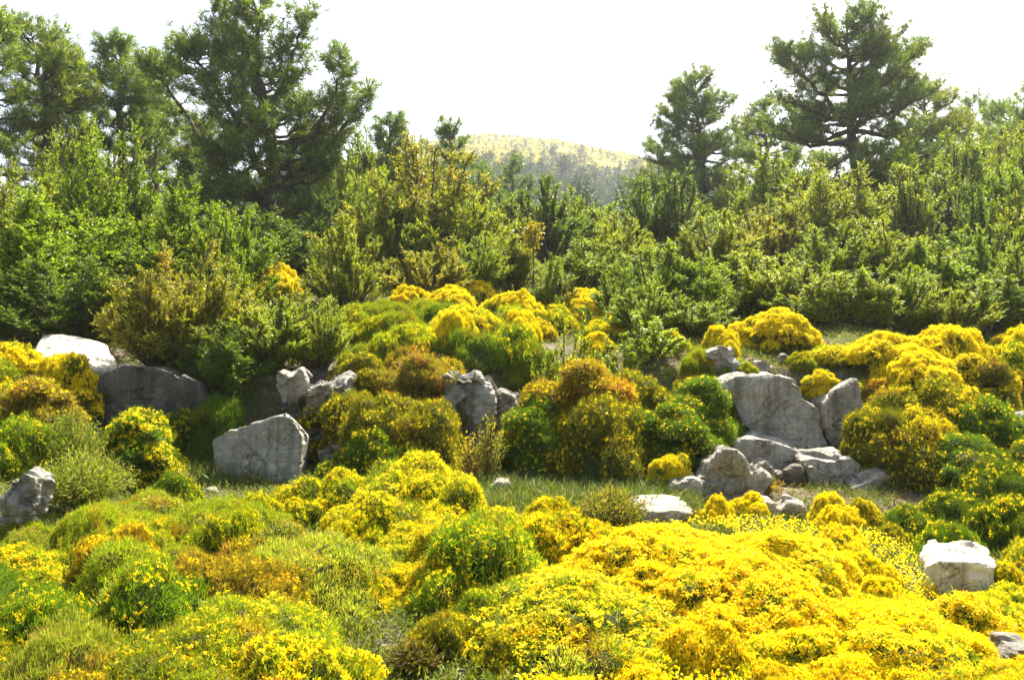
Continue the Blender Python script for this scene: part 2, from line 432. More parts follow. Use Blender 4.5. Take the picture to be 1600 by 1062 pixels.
BUSH = {
    'box': [make_bush(400 + i, 2.0, 1.9, 64, 36, 19, .050, i % 2 == 0, [.35, .5, .3, .55][i % 4]) for i in range(5)],
    'leafy': [make_bush(500 + i, 2.2, 2.3, 90, 44, 19, .047, False, .6, .2) for i in range(3)],
    'column': [make_bush(600 + i, 2.4, 1.05, 36, 36, 18, .050, True, .2) for i in range(2)],
    'small': [make_bush(700 + i, 1.0, .9, 26, 18, 14, .045, True, .4) for i in range(2)],
}
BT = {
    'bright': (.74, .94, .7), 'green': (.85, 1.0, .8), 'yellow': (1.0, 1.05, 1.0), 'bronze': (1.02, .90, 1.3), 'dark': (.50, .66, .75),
    'grey': (.92, 1.02, 1.1), 'shade': (.45, .62, .6), 'pale': (1.08, 1.12, 1.3),  # 'shade' puts standing shade into the leaf colour
}
def bush(kind, px, ytop, wpx, Y, tint, label, name='box_bush', group=None, dscale=1.0, v=None, extra=None):
    x = X(px, Y); z = gz(x, Y)
    nb[0] += 1
    b = BUSH[kind][(nb[0] if v is None else v) % len(BUSH[kind])]
    s = wpx / F * Y / b['w']; sz = (Zp(ytop, Y) - z) / b['h']
    sz = max(sz, .3 * s)
    cj = 1 + .10 * math.sin(nb[0] * 7.7)
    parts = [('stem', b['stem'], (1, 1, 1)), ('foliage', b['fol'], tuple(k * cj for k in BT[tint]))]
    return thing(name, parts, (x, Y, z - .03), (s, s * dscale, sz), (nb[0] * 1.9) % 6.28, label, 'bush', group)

# ------------------------------------------------------------------ pines
def make_pine(seed, leaders, tuft_n=18, nl=.23, nw=.024, gap=.15, dens=1.0):
    """leaders: list of dict(path, r0, prof [(t, left, right)], t0, whorls, per)"""
    g = np.random.default_rng(seed)
    T, Lf = MB(), MB()
    TP, TD = [], []
    for ld in leaders:
        path = np.array(ld['path'], float)
        # resample
        k = 14
        u = np.linspace(0, 1, len(path)); uu = np.linspace(0, 1, k)
        pth = np.stack([np.interp(uu, u, path[:, c]) for c in range(3)], 1)
        pth[1:-1] += g.normal(size=(k - 2, 3)) * .045
        r0 = ld['r0']
        tube(T, pth, r0 * (1 - uu) ** .85 + .012, 8)
        ln = np.linalg.norm(path[-1] - path[0])
        pt = np.array(ld['prof'])
        ts = np.linspace(ld['t0'], .985, ld['whorls'])
        for t in ts:
            for m in range(ld['per']):
                tt = min(.99, max(ld['t0'] * .9, t + g.normal() * .018))
                az = g.uniform(0, 6.283)
                o = np.array([np.interp(tt, uu, pth[:, c]) for c in range(3)])
                c = (math.cos(az) + 1) / 2
                L = (np.interp(tt, pt[:, 0], pt[:, 1]) * (1 - c) + np.interp(tt, pt[:, 0], pt[:, 2]) * c) * g.uniform(.6, 1.08)
                if L < .12: L = .12
                rise = -.12 + .85 * max(0, tt - .35) + g.normal() * .12
                dirv = np.array([math.cos(az), math.sin(az), rise])
                s = np.linspace(0, 1, 8)[:, None]
                bp = o + dirv * L * s + np.array([0, 0, 1]) * L * (.28 * s ** 2.4 - .06 * s)
                bp[1:] += g.normal(size=(7, 3)) * .035 * min(L, 2) ** .7
                tube(T, bp, (.012 + .018 * L * r0 / .15) * (1 - s[:, 0]) + .006, 5)
                nsub = max(5, int(L * 9.0 * dens))
                for q in range(nsub):
                    f = 1 - (1 - .30) * g.uniform(0, 1) ** 1.15
                    i0 = min(6, int(f * 7)); fr = f * 7 - i0
                    p = bp[i0] * (1 - fr) + bp[i0 + 1] * fr
                    bd = unit(bp[i0 + 1] - bp[i0])
                    side = unit(np.cross(bd, [0, 0, 1])) * g.choice([-1, 1])
                    sdir = unit(bd * g.uniform(.4, 1) + side * g.uniform(.2, 1) + np.array([0, 0, g.uniform(.05, .6)]))
                    sl = (.30 + .34 * L ** .8 * (1.15 - f)) * g.uniform(.7, 1.3)
                    nt = max(2, int(sl / gap))
                    e = np.linspace(.25, 1, nt)[:, None]
                    sp = p + sdir * sl * e + np.array([0, 0, .12 * sl]) * e ** 2 + g.normal(size=(nt, 3)) * .03
                    tube(T, np.stack([p, (p + sp[-1]) / 2 + np.array([0, 0, -.01]), sp[-1]]), [.009, .007, .004], 3)
                    TP.append(sp); TD.append(np.repeat(unit(sdir + np.array([0, 0, .35]))[None], nt, 0))
    TP, TD = np.concatenate(TP), np.concatenate(TD)
    n = len(TP)
    P = np.repeat(TP, tuft_n, 0); D = np.repeat(TD, tuft_n, 0) * .75 + unit(g.normal(size=(n * tuft_n, 3)))
    P = P + g.normal(size=P.shape) * .035
    needles(Lf, P, D, nl * g.uniform(.6, 1.2, len(P)), nw, rng=g)
    return T.mesh('pine_trunk', M_BARK, True), Lf.mesh('pine_crown', M_PINE), n

def W2(px, py, Y, x0, z0, dy=0.0):
    """a point seen at (px, py) at depth Y+dy, relative to the tree base"""
    return (X(px, Y + dy) - x0, dy, Zp(py, Y + dy) - z0)

def pine(px, Y, label, leaders, seed, tint=(1, 1, 1), **kw):
    """leaders in pixels: dict(pts [(px, py, dy)], prof in pixels, ...)"""
    x0 = X(px, Y); z0 = gz(x0, Y) - .1
    lds = []
    for ld in leaders:
        path = [(0, 0, 0) if p is None else W2(p[0], p[1], Y, x0, z0, p[2] if len(p) > 2 else 0) for p in ld['pts']]
        prof = [(t, a / F * Y, b / F * Y) for t, a, b in ld['prof']]
        lds.append(dict(path=path, r0=ld['r0'], prof=prof, t0=ld['t0'], whorls=ld['whorls'], per=ld['per']))
    tm, cm, n = make_pine(seed, lds, **kw)
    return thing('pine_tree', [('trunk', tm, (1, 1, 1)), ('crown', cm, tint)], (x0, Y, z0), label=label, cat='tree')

# ------------------------------------------------------------------ rocks
def rock(poly, Y, depth, label, back_dz=0.0, back=.85, lean=0.0, vox=.026, rough=1.0, name='boulder', color=(1, 1, 1), group=None, drop=.12, dxb=0.0):
    """a stone whose front outline is poly (pixels) at distance Y, with real thickness behind it"""
    pts = [(X(px, Y), Zp(py, Y)) for px, py in poly]
    cx = sum(p[0] for p in pts) / len(pts); zmin = min(p[1] for p in pts); zmax = max(p[1] for p in pts)
    cz = (zmin + zmax) / 2
    bm = bmesh.new()
    fr, mid, bk = [], [], []
    rnd = random.Random(int(poly[0][0] * 13 + poly[0][1]))
    for x, z in pts:
        low = z < zmin + .3 * (zmax - zmin)
        z2 = z - (drop if low else 0)
        t = (z - zmin) / max(.01, zmax - zmin)
        fr.append(bm.verts.new((x - cx, lean * t * depth + rnd.uniform(-.04, .04) * depth, z2 - zmin)))
        bk.append(bm.verts.new(((x - cx) * back + dxb, depth + rnd.uniform(-.1, .1) * depth, (z2 - zmin - (cz - zmin)) * (back if not low else 1) + cz - zmin + (back_dz if not low else 0))))
    n = len(pts)
    bm.faces.new(fr); bm.faces.new(bk[::-1])
    for i in range(n):
        bm.faces.new((fr[i], bk[i], bk[(i + 1) % n], fr[(i + 1) % n]))
    bmesh.ops.recalc_face_normals(bm, faces=bm.faces)
    me = bpy.data.meshes.new('rock_outline'); bm.to_mesh(me); bm.free()
    tmp = bpy.data.objects.new('rock_outline', me); COL.objects.link(tmp)
    r = tmp.modifiers.new('remesh', 'REMESH'); r.mode = 'VOXEL'; r.voxel_size = vox
    me = bpy.data.meshes.new_from_object(tmp.evaluated_get(bpy.context.evaluated_depsgraph_get()))
    bpy.data.objects.remove(tmp)
    n = len(me.vertices)
    co = np.empty(n * 3); me.vertices.foreach_get('co', co); co = co.reshape(-1, 3)
    no = np.empty(n * 3); me.vertices.foreach_get('normal', no); no = no.reshape(-1, 3)
    size = min(zmax - zmin, depth * 1.3)
    q = np.random.default_rng(int(poly[0][0] * 7 + poly[0][1] * 3))
    lo, hi = co.min(0), co.max(0)
    K = 26
    S = lo + (hi - lo) * q.uniform(0, 1, (K, 3)); B = q.normal(size=(K, 3)) * .30; A = q.normal(size=K) * .016 * size
    w = co + np.stack([vnoise(co[:, 0] * 6, co[:, 1] * 6, co[:, 2] * 6, 50 + k) for k in range(3)], 1) * .03
    d2 = ((w[:, None] - S[None]) ** 2 * np.array([1, 1, 1.8])).sum(2); c = d2.argmin(1)
    dsp = (A[c] + np.clip(((co - S[c]) * B[c]).sum(1), -.09 * size, .09 * size)) * rough       # broken facets
    two = np.partition(np.sqrt(d2), 1, axis=1)
    st = (co[:, 2] - lo[2]) / .17 + .8 * vnoise(co[:, 0] * 1.5, co[:, 1] * 1.5, None, 61)
    fr_ = st - np.floor(st)
    dsp -= .018 * size * np.exp(-((fr_ - .5) / .06) ** 2) * sstep(-.2, .3, vnoise(co[:, 0] * 2, np.floor(st) * 3.1, None, 62))    # bedding cracks
    dsp += size * (.035 * fbm(co[:, 0] * 5, co[:, 1] * 5, co[:, 2] * 5, 63) + .024 * fbm(co[:, 0] * 16, co[:, 1] * 16, co[:, 2] * 16, 64, 3)) * rough
    co = co + no * dsp[:, None]
    me.vertices.foreach_set('co', co.ravel()); me.update()
    me.name = 'rock'; me.materials.clear(); me.materials.append(M_ROCK)
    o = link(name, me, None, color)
    o.location = (cx, Y, zmin)
    tag(o, label, 'rock', group)
    ALL.append(o)
    return o

# ================================================================== PLACE
# ------------------------------------------------------------------ ground, hill
def sheet(name, xs, ys, mat, dz=0.0):
    xx, yy = np.meshgrid(xs, ys)
    z = G(xx, yy) + dz
    mb = MB(); n = len(xs)
    i = np.arange(len(ys) - 1)[:, None] * n; j = np.arange(n - 1)[None]
    mb.add(np.stack([xx, yy, z], -1), quads=np.stack([i + j, i + j + 1, i + n + j + 1, i + n + j], -1).reshape(-1, 4))
    o = link(name, mb.mesh(name, mat, True))
    return tag(o, kind='structure')

def ground_mat():
    m, nt, N, L = new_mat('soil_and_litter')
    tc = N('ShaderNodeTexCoord')
    def noise(s, d=6, r=.6):
        n = N('ShaderNodeTexNoise'); n.inputs['Scale'].default_value = s; n.inputs['Detail'].default_value = d; n.inputs['Roughness'].default_value = r
        L(tc.outputs['Object'], n.inputs['Vector']); return n
    a, b, c = noise(1.1), noise(9, 8, .7), noise(.45, 4)
    r1 = ramp(N, [(.3, (.055, .042, .026)), (.5, (.12, .095, .06)), (.7, (.22, .18, .125))]); L(b.outputs['Fac'], r1.inputs[0])
    r2 = ramp(N, [(.3, (.045, .06, .012)), (.7, (.14, .15, .03))]); L(b.outputs['Fac'], r2.inputs[0])
    k = ramp(N, [(.48, (0, 0, 0)), (.62, (1, 1, 1))]); L(a.outputs['Fac'], k.inputs[0])
    mx = N('ShaderNodeMix'); mx.data_type = 'RGBA'; L(k.outputs[0], mx.inputs[0]); L(r1.outputs[0], mx.inputs[6]); L(r2.outputs[0], mx.inputs[7])
    p = N('ShaderNodeBsdfPrincipled'); p.inputs['Roughness'].default_value = .95; p.inputs['Specular IOR Level'].default_value = .15
    L(mx.outputs[2], p.inputs['Base Color'])
    bp = N('ShaderNodeBump'); bp.inputs['Strength'].default_value = .8; bp.inputs['Distance'].default_value = .06; L(b.outputs['Fac'], bp.inputs['Height']); L(bp.outputs[0], p.inputs['Normal'])
    o = N('ShaderNodeOutputMaterial'); L(p.outputs[0], o.inputs[0])
    return m
def hill_mat():
    m, nt, N, L = new_mat('flowering_hillside')
    tc = N('ShaderNodeTexCoord')
    n1 = N('ShaderNodeTexNoise'); n1.inputs['Scale'].default_value = .035; n1.inputs['Detail'].default_value = 7; n1.inputs['Roughness'].default_value = .65
    n2 = N('ShaderNodeTexNoise'); n2.inputs['Scale'].default_value = .28; n2.inputs['Detail'].default_value = 6; n2.inputs['Roughness'].default_value = .7
    for n in (n1, n2): L(tc.outputs['Object'], n.inputs['Vector'])
    r = ramp(N, [(.36, (.05, .065, .02)), (.46, (.22, .17, .015)), (.56, (.42, .28, .006))]); L(n2.outputs['Fac'], r.inputs[0])
    k = ramp(N, [(.52, (0, 0, 0)), (.68, (1, 1, 1))]); L(n1.outputs['Fac'], k.inputs[0])
    mx = N('ShaderNodeMix'); mx.data_type = 'RGBA'; L(k.outputs[0], mx.inputs[0]); L(r.outputs[0], mx.inputs[6]); mx.inputs[7].default_value = (.15, .14, .07, 1)
    sp = N('ShaderNodeSeparateXYZ'); L(tc.outputs['Object'], sp.inputs[0])          # the valley floor is dark wood undergrowth
    mr = N('ShaderNodeMapRange'); mr.inputs[1].default_value = 250; mr.inputs[2].default_value = 300; L(sp.outputs['Y'], mr.inputs[0])
    vm = N('ShaderNodeMix'); vm.data_type = 'RGBA'; L(mr.outputs[0], vm.inputs[0]); vm.inputs[6].default_value = (.022, .034, .010, 1); L(mx.outputs[2], vm.inputs[7])
    mx = vm
    p = N('ShaderNodeBsdfPrincipled'); p.inputs['Roughness'].default_value = .95; p.inputs['Specular IOR Level'].default_value = .1
    L(mx.outputs[2], p.inputs['Base Color'])
    o = N('ShaderNodeOutputMaterial'); L(p.outputs[0], o.inputs[0])
    return m
ys = np.concatenate([np.linspace(-40, 2, 15), np.arange(2.2, 16, .09), np.arange(16, 72, .45)])
sheet('ground', np.concatenate([np.arange(-90, -13, 2.0), np.arange(-13, 13, .13), np.arange(13, 91, 2.0)]), ys, ground_mat())
sheet('hill', np.arange(-480, 481, 5.0), np.concatenate([np.arange(68, 460, 3.5), np.arange(460, 800, 12)]), hill_mat(), -.15)

# ------------------------------------------------------------------ far trees, wood and scrub
def far_tree(seed, n, H=7.0, Wd=4.6, conic=.6):
    g = np.random.default_rng(seed)
    mbC, mbT = MB(), MB()
    tube(mbT, [(0, 0, -.5), (0, 0, H * .5), (.1, 0, H * .9)], [.16, .12, .03], 5)
    K = 26
    h = g.uniform(.12, 1, K); r = Wd * .5 * (1 - h) ** conic * g.uniform(.35, 1, K) * np.where(h < .25, .8, 1); a = g.uniform(0, 6.283, K)
    C = np.stack([r * np.cos(a), r * np.sin(a), h * H], 1)
    pick = g.integers(0, K, n)
    off = g.normal(size=(n, 3)) * np.array([.50, .50, .36]) * (1.15 - .6 * h[pick])[:, None]
    P = C[pick] + off
    leaves(mbC, P, unit(off) + np.array([0, 0, .6]) + g.normal(size=(n, 3)) * .5, .42 * g.uniform(.6, 1.3, n), .26, rng=g)
    return mbC, mbT
FT = [far_tree(900 + i, 620, 7.0, [4.6, 5.4, 4.0, 5.0][i], [.6, .5, .75, .45][i]) for i in range(4)]
FTM = [(t.mesh('far_tree_trunk', M_BARK), c.mesh('far_tree_crown', M_FARLEAF)) for c, t in FT]
# trees that stand clear on the yellow slope, traced from the photograph (px, base row, height in px)
HT = []
_g = np.random.default_rng(3)
for _k in range(95):
    _p = _g.uniform(600, 1060); _r = _g.uniform(226, 282) + max(0, _p - 860) * .18
    if vnoise(np.array([_p / 38.0]), np.array([_r / 16.0]), None, 8)[0] > -.05 + (.35 if _r < 245 and _p < 860 else 0): HT.append((_p, _r, _g.uniform(8, 14)))
HT += [(775, 222, 12), (800, 228, 10), (808, 216, 9), (833, 250, 12), (755, 247, 14), (768, 252, 14), (784, 252, 15), (806, 241, 16), (850, 252, 20), (868, 250, 13),
      (905, 256, 16), (912, 248, 18), (845, 222, 8), (862, 230, 9), (880, 226, 8), (900, 234, 9), (925, 240, 12), (938, 244, 12), (950, 248, 11), (960, 256, 14),
      (720, 233, 11), (735, 228, 8), (745, 240, 10), (700, 240, 12), (690, 230, 9), (790, 234, 9), (826, 236, 9), (890, 244, 10), (875, 262, 13), (930, 266, 13),
      (948, 270, 14), (820, 262, 13), (850, 268, 13), (905, 272, 14), (970, 262, 13), (985, 262, 14), (1000, 268, 15), (670, 236, 10), (655, 226, 8), (1015, 270, 13)]
def hill_point(px, row):
    yy = np.linspace(150, 425, 500)
    xx = (px - CX) / F * yy
    rows = CY - (G(xx, yy) - EYE) / yy * F
    k = np.where(rows <= row)[0]
    y = yy[k[0]] if len(k) else yy[np.argmin(rows)]
    return (px - CX) / F * y, float(y)
for i, (px, row, hp) in enumerate(HT):
    x, y = hill_point(px, row)
    tm, cm = FTM[i % 4]
    s = max(2.2, hp / F * y) / 7.0
    where = 'on the skyline of the far hill' if row < 236 and px > 700 else 'on the yellow slope of the far hill'
    k = 1 + .2 * math.sin(i * 5.1)
    thing('far_pine', [('trunk', tm, (1, 1, 1)), ('crown', cm, (k, k, k))], (x, y, gz(x, y) - .3), (s * 1.15, s * 1.15, s), i * 1.3,
          'tiny dark hazy pine standing ' + where, 'tree', 'far pines ' + where)
# the wood in the valley, one mass
wood, woodt = MB(), MB()
g = np.random.default_rng(77)
cnt = 0
arr = [(c.arrays(), t.arrays()) for c, t in FT]
for _ in range(24000):
    if cnt >= 1000: break
    y = 62 + 250 * g.uniform(0, 1) ** .8
    px = g.uniform(-250, 1850)
    x = (px - CX) / F * y
    row = CY - (gz(x, y) - EYE) / y * F
    edge = 262 + 10 * math.sin(px * .02) + 26 * max(0, (px - 900) / 300) - (18 if px < 640 else 0)
    if row < edge: continue
    if row < edge + 16 and g.uniform() < .5: continue
    s = g.uniform(.65, 1.25) * (1.0 if y > 110 else .8)
    a = g.uniform(0, 6.283); Rm = np.array([[math.cos(a), -math.sin(a), 0], [math.sin(a), math.cos(a), 0], [0, 0, 1]])
    (cv, cq, ct), (tv, tq, tt) = arr[g.integers(0, 4)]
    p = np.array([x, y, gz(x, y) - .4])
    wood.add(cv @ Rm.T * s + p, quads=cq); woodt.add(tv @ Rm.T * s + p, quads=tq)
    cnt += 1
wo = tag(link('far_wood', wood.mesh('far_wood', M_FARLEAF)), 'hazy dark green pine wood filling the valley below the yellow hill', 'wood', kind='stuff')
tag(link('tree_trunks_of_the_wood', woodt.mesh('far_wood_trunks', M_BARK), wo), kind='stuff').name = 'trunk'
# broom on the far slope
sc = MB()
n = 14000
y = 200 + 230 * g.uniform(0, 1, n); px = g.uniform(380, 1300, n); x = (px - CX) / F * y
row = CY - (G(x, y) - EYE) / y * F
ok = (row < 292) & (vnoise(x * .05, y * .05, seed=9) > -.45)
x, y = x[ok], y[ok]; z = G(x, y) - .2
B = np.repeat(np.stack([x, y, z], 1), 5, 0); sz = np.repeat(g.uniform(.5, 1.5, len(x)), 5)
D = g.normal(size=B.shape) + np.array([0, 0, .9])
leaves(sc, B + g.normal(size=B.shape) * .25, D, sz * .9, sz * .9, fold=.3, rng=g)
tag(link('hill_scrub', sc.mesh('hill_scrub', M_SCRUB)), 'low yellow scrub covering the far slope', 'scrub', kind='stuff')

vu = MB()
n = 26000
y = 66 + 270 * g.uniform(0, 1, n) ** .9; px = g.uniform(300, 1400, n); x = (px - CX) / F * y
z = G(x, y); row = CY - (z - EYE) / y * F
ok = row > 264 + 26 * np.maximum(0, (px - 900) / 300)
x, y, z = x[ok], y[ok], z[ok]
B = np.repeat(np.stack([x, y, z + .2], 1), 4, 0); sz = np.repeat(g.uniform(.6, 1.6, len(x)), 4)
leaves(vu, B + g.normal(size=B.shape) * np.array([.5, .5, .35]), g.normal(size=B.shape) + np.array([0, 0, .9]), sz, sz * .7, fold=.3, rng=g)
tag(link('valley_undergrowth', vu.mesh('valley_undergrowth', M_FARLEAF)), 'dark green undergrowth between the trees of the far wood', 'undergrowth', kind='stuff')

# ------------------------------------------------------------------ rocks
rock([(322, 690), (352, 672), (400, 660), (440, 646), (452, 660), (468, 682), (466, 715), (462, 748), (430, 770), (340, 785), (333, 735)], 9.7, .75,
     'big grey slab tilted in the shade, crossed by thin cracks, below the perched block', back_dz=-.05, lean=.25, rough=.18)
rock([(428, 588), (434, 580), (452, 590), (470, 577), (480, 598), (478, 614), (442, 628), (433, 606)], 10.3, .32, 'small sunlit block perched on top of the tilted slab', back_dz=.05, rough=.7, drop=0, vox=.016)
rock([(468, 612), (500, 600), (545, 590), (552, 660), (530, 700), (476, 690)], 10.7, .6, 'grey brown rock just right of the perched block, half hidden by broom', back_dz=.05)
rock([(440, 626), (468, 618), (474, 690), (446, 690)], 10.9, .5, 'narrow filler rock, coloured as the dark gap under the perched block', color=(.5, .5, .5))  # added to fill the gap, whose shade is put into its colour
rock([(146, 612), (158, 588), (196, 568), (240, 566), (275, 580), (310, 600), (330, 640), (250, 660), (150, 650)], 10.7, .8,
     'dark rounded slab in deep shade beside the golden broom', back_dz=-.15, rough=.5, color=(.36, .36, .36))  # shade of the overhanging bush put into the slab's colour
rock([(40, 566), (90, 566), (130, 572), (165, 580), (196, 592), (190, 612), (40, 606)], 11.0, 1.15, 'white sunlit rock shelf sloping above the dark slab', back_dz=.40, rough=.35, back=.7, dxb=-.62, color=(1.9, 1.86, 1.78), drop=.2)  # sunlit brightness of the top put into the whole rock's colour
rock([(690, 600), (712, 584), (740, 584), (762, 600), (775, 668), (735, 690), (695, 680)], 10.6, .6, 'grey stone face between two hanging brooms')
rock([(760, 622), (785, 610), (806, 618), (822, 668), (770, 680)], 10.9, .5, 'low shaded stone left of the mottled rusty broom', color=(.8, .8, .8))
rock([(1122, 604), (1150, 592), (1180, 586), (1225, 590), (1252, 600), (1260, 622), (1283, 634), (1286, 668), (1296, 706), (1240, 706), (1205, 692), (1160, 660), (1150, 632)], 10.8, 1.1,
     'largest pale grey limestone face under the ledge, sunlit along its top', back_dz=.1, rough=.42)
rock([(1287, 630), (1306, 612), (1338, 596), (1352, 640), (1348, 706), (1300, 709), (1291, 668)], 10.9, .9, 'pale limestone face split by a crack from its larger neighbour', back_dz=.05, rough=.42)
rock([(1102, 548), (1128, 538), (1150, 546), (1158, 572), (1130, 590), (1106, 578)], 11.5, .4, 'rounded grey knob rising above the ledge end', back_dz=-.02)
rock([(1214, 566), (1226, 552), (1242, 560), (1246, 580), (1220, 584)], 11.9, .3, 'small pale stone on the ledge above the limestone face', vox=.018)
for i, (px, row, s) in enumerate([(1165, 578, 22), (1188, 572, 18), (1200, 582, 20), (1176, 566, 14), (1211, 576, 13)]):
    rock([(px - s, row + 4), (px - s * .5, row - s * .4), (px + s * .4, row - s * .5), (px + s, row + 2), (px + s * .6, row + s * .4), (px - s * .6, row + s * .5)], 11.5 + .1 * i, .2,
         'pale rubble stone scattered on the ledge top', vox=.014, drop=.02, name='stone', group='rubble on the ledge top', color=(1.15, 1.1, 1.05))
rock([(1146, 690), (1190, 684), (1240, 700), (1264, 712), (1250, 738), (1180, 722), (1150, 706)], 10.2, .5, 'long bluish slab lying shaded under the limestone face', back_dz=.06, rough=.6)
rock([(1256, 724), (1300, 718), (1332, 716), (1350, 730), (1340, 752), (1326, 782), (1264, 775), (1262, 745)], 9.8, .55, 'blocky stone with a white sunlit top in the rock steps', back_dz=.07, rough=.7)
rock([(1330, 762), (1380, 742), (1420, 745), (1455, 760), (1445, 800), (1380, 812), (1335, 790)], 9.5, .7, 'broad flat grey slab at the foot of the drooping broom', back_dz=.10, rough=.7)
rock([(1098, 762), (1106, 722), (1138, 702), (1160, 712), (1168, 726), (1192, 738), (1207, 748), (1188, 772), (1160, 790), (1104, 786)], 9.1, .5, 'pointed grey boulder with sunlit ridge in the rock steps', back_dz=-.03, rough=1.0)
rock([(1180, 735), (1196, 720), (1212, 732), (1214, 760), (1186, 764)], 9.5, .35, 'small rough stone tucked behind the pointed boulder')
rock([(1214, 740), (1250, 730), (1262, 775), (1258, 800), (1216, 795)], 9.75, .5, 'dark brown rock between pointed boulder and blocky stone', color=(.6, .55, .5))
rock([(1042, 760), (1075, 748), (1100, 754), (1096, 776), (1050, 776)], 9.0, .4, 'low flat pale stone left of the pointed boulder', back_dz=.05, color=(1.15, 1.12, 1.08))
rock([(972, 812), (1005, 800), (1060, 797), (1090, 806), (1064, 820), (1004, 834), (980, 828)], 7.9, .55, 'flat white stone at the upper edge of the golden carpet', back_dz=.09, color=(1.25, 1.22, 1.18), rough=.7)
rock([(1176, 796), (1190, 784), (1212, 786), (1216, 802), (1180, 806)], 8.5, .25, 'small white stone beside its twin above the golden carpet', back_dz=.04, vox=.018, color=(1.25, 1.22, 1.18), name='stone')
rock([(1218, 800), (1234, 784), (1258, 788), (1264, 804), (1222, 808)], 8.6, .25, 'white stone nearest the blocky stone above the golden carpet', back_dz=.04, vox=.018, color=(1.2, 1.17, 1.13), name='stone')
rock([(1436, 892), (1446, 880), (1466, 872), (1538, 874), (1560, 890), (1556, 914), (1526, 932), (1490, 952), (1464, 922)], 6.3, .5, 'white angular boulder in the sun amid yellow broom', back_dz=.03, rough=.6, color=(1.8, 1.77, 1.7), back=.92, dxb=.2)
rock([(4, 792), (12, 756), (34, 735), (54, 746), (60, 778), (32, 800), (10, 808)], 7.3, .32, 'rough upright grey stone with pale lichen at the left edge', rough=1.3, color=(.9, .9, .92), vox=.018)
rock([(762, 764), (775, 752), (798, 752), (802, 766), (770, 772)], 8.9, .25, 'little white stone at the edge of the grassy hollow', vox=.016, name='stone', color=(1.2, 1.2, 1.15))
rock([(1574, 668), (1590, 650), (1640, 648), (1650, 700), (1580, 702)], 10.2, .5, 'grey rock at the right edge behind hanging broom')
rock([(52, 1050), (75, 1036), (115, 1042), (130, 1064), (120, 1100), (50, 1100)], 4.5, .3, 'low grey stone in the bottom left corner', vox=.016, color=(.85, .87, .9))
rock([(1572, 1030), (1590, 1012), (1640, 1015), (1650, 1060), (1580, 1060)], 4.9, .3, 'dark stone in the bottom right corner', vox=.016, color=(.6, .6, .6))
rock([(622, 1030), (640, 1022), (660, 1028), (655, 1042), (628, 1042)], 4.75, .14, 'small pale stone on the bare brown soil', vox=.010, name='stone', drop=.03)
rock([(300, 770), (325, 764), (345, 772), (330, 786), (302, 784)], 9.3, .3, 'low grey stone at the foot of the tilted slab', vox=.018)
rock([(500, 700), (560, 690), (575, 725), (500, 735)], 10.2, .5, 'low dark rock behind the bright flowering mound', color=(.7, .7, .7))
rock([(902, 806), (912, 800), (924, 806), (918, 814), (904, 814)], 8.0, .15, 'tiny white stone left of the reddish tuft', vox=.012, name='stone', color=(1.25, 1.2, 1.15), drop=.03)

# ------------------------------------------------------------------ pines
pine(410, 24.0, 'tallest pine with many leaders, wide crown reaching the top edge', [
    dict(pts=[None, (430, 250), (405, 120), (392, -12)], r0=.22, prof=[(0, 150, 120), (.25, 135, 125), (.45, 88, 84), (.65, 50, 62), (.85, 46, 50), (1, 14, 14)], t0=.14, whorls=19, per=5),
    dict(pts=[(425, 300), (372, 190, -.4), (318, 110, -.8), (298, 78, -1.0)], r0=.10, prof=[(0, 70, 30), (.5, 65, 55), (.85, 40, 40), (1, 12, 12)], t0=.3, whorls=10, per=4),
    dict(pts=[(405, 150), (365, 80, .5), (330, 16, .8)], r0=.06, prof=[(0, 20, 20), (.6, 30, 25), (1, 12, 12)], t0=.4, whorls=6, per=3),
    dict(pts=[(415, 180), (455, 100, .4), (482, 30, .6)], r0=.06, prof=[(0, 20, 20), (.6, 26, 30), (1, 12, 12)], t0=.4, whorls=7, per=3),
    dict(pts=[(432, 260), (490, 205, -.5), (525, 150, -.7), (541, 88, -.7)], r0=.08, prof=[(0, 30, 20), (.5, 36, 34), (.8, 22, 22), (1, 8, 8)], t0=.35, whorls=8, per=3),
    dict(pts=[(435, 290), (500, 240, .3), (545, 190, .2), (575, 145, .2)], r0=.07, prof=[(0, 20, 20), (.6, 34, 30), (1, 8, 8)], t0=.4, whorls=7, per=3),
    dict(pts=[(425, 330), (340, 260, .5), (262, 130, .7), (248, 108, .8)], r0=.08, prof=[(0, 40, 40), (.5, 60, 45), (.85, 30, 30), (1, 10, 10)], t0=.3, whorls=9, per=4),
], 1, tint=(1.0, 1.05, .9))
pine(72, 26, 'tall pine at the left edge with its trunk showing through', [
    dict(pts=[None, (76, 250), (70, 150), (48, 52)], r0=.20, prof=[(0, 20, 20), (.35, 60, 55), (.55, 85, 75), (.75, 62, 62), (.92, 45, 40), (1, 14, 14)], t0=.28, whorls=14, per=5),
    dict(pts=[(76, 240), (95, 160, .3), (106, 92, .4)], r0=.06, prof=[(0, 20, 20), (.6, 24, 30), (1, 8, 10)], t0=.4, whorls=7, per=3),
], 2, tint=(1.25, 1.2, .9), dens=.9)
pine(-30, 24, 'light green pine cut off by the left edge', [
    dict(pts=[None, (-25, 250), (-20, 100), (-10, 48)], r0=.18, prof=[(0, 60, 70), (.4, 70, 85), (.7, 60, 62), (1, 14, 14)], t0=.18, whorls=13, per=5)], 3, tint=(1.3, 1.3, 1.0), dens=.85)
pine(190, 28, 'compact dark pine between the left edge pine and the tallest pine', [
    dict(pts=[None, (190, 250), (187, 150), (186, 72)], r0=.18, prof=[(0, 20, 20), (.42, 55, 60), (.6, 62, 66), (.8, 42, 42), (.93, 26, 26), (1, 10, 10)], t0=.38, whorls=13, per=5)], 4, tint=(.95, 1.05, .9))
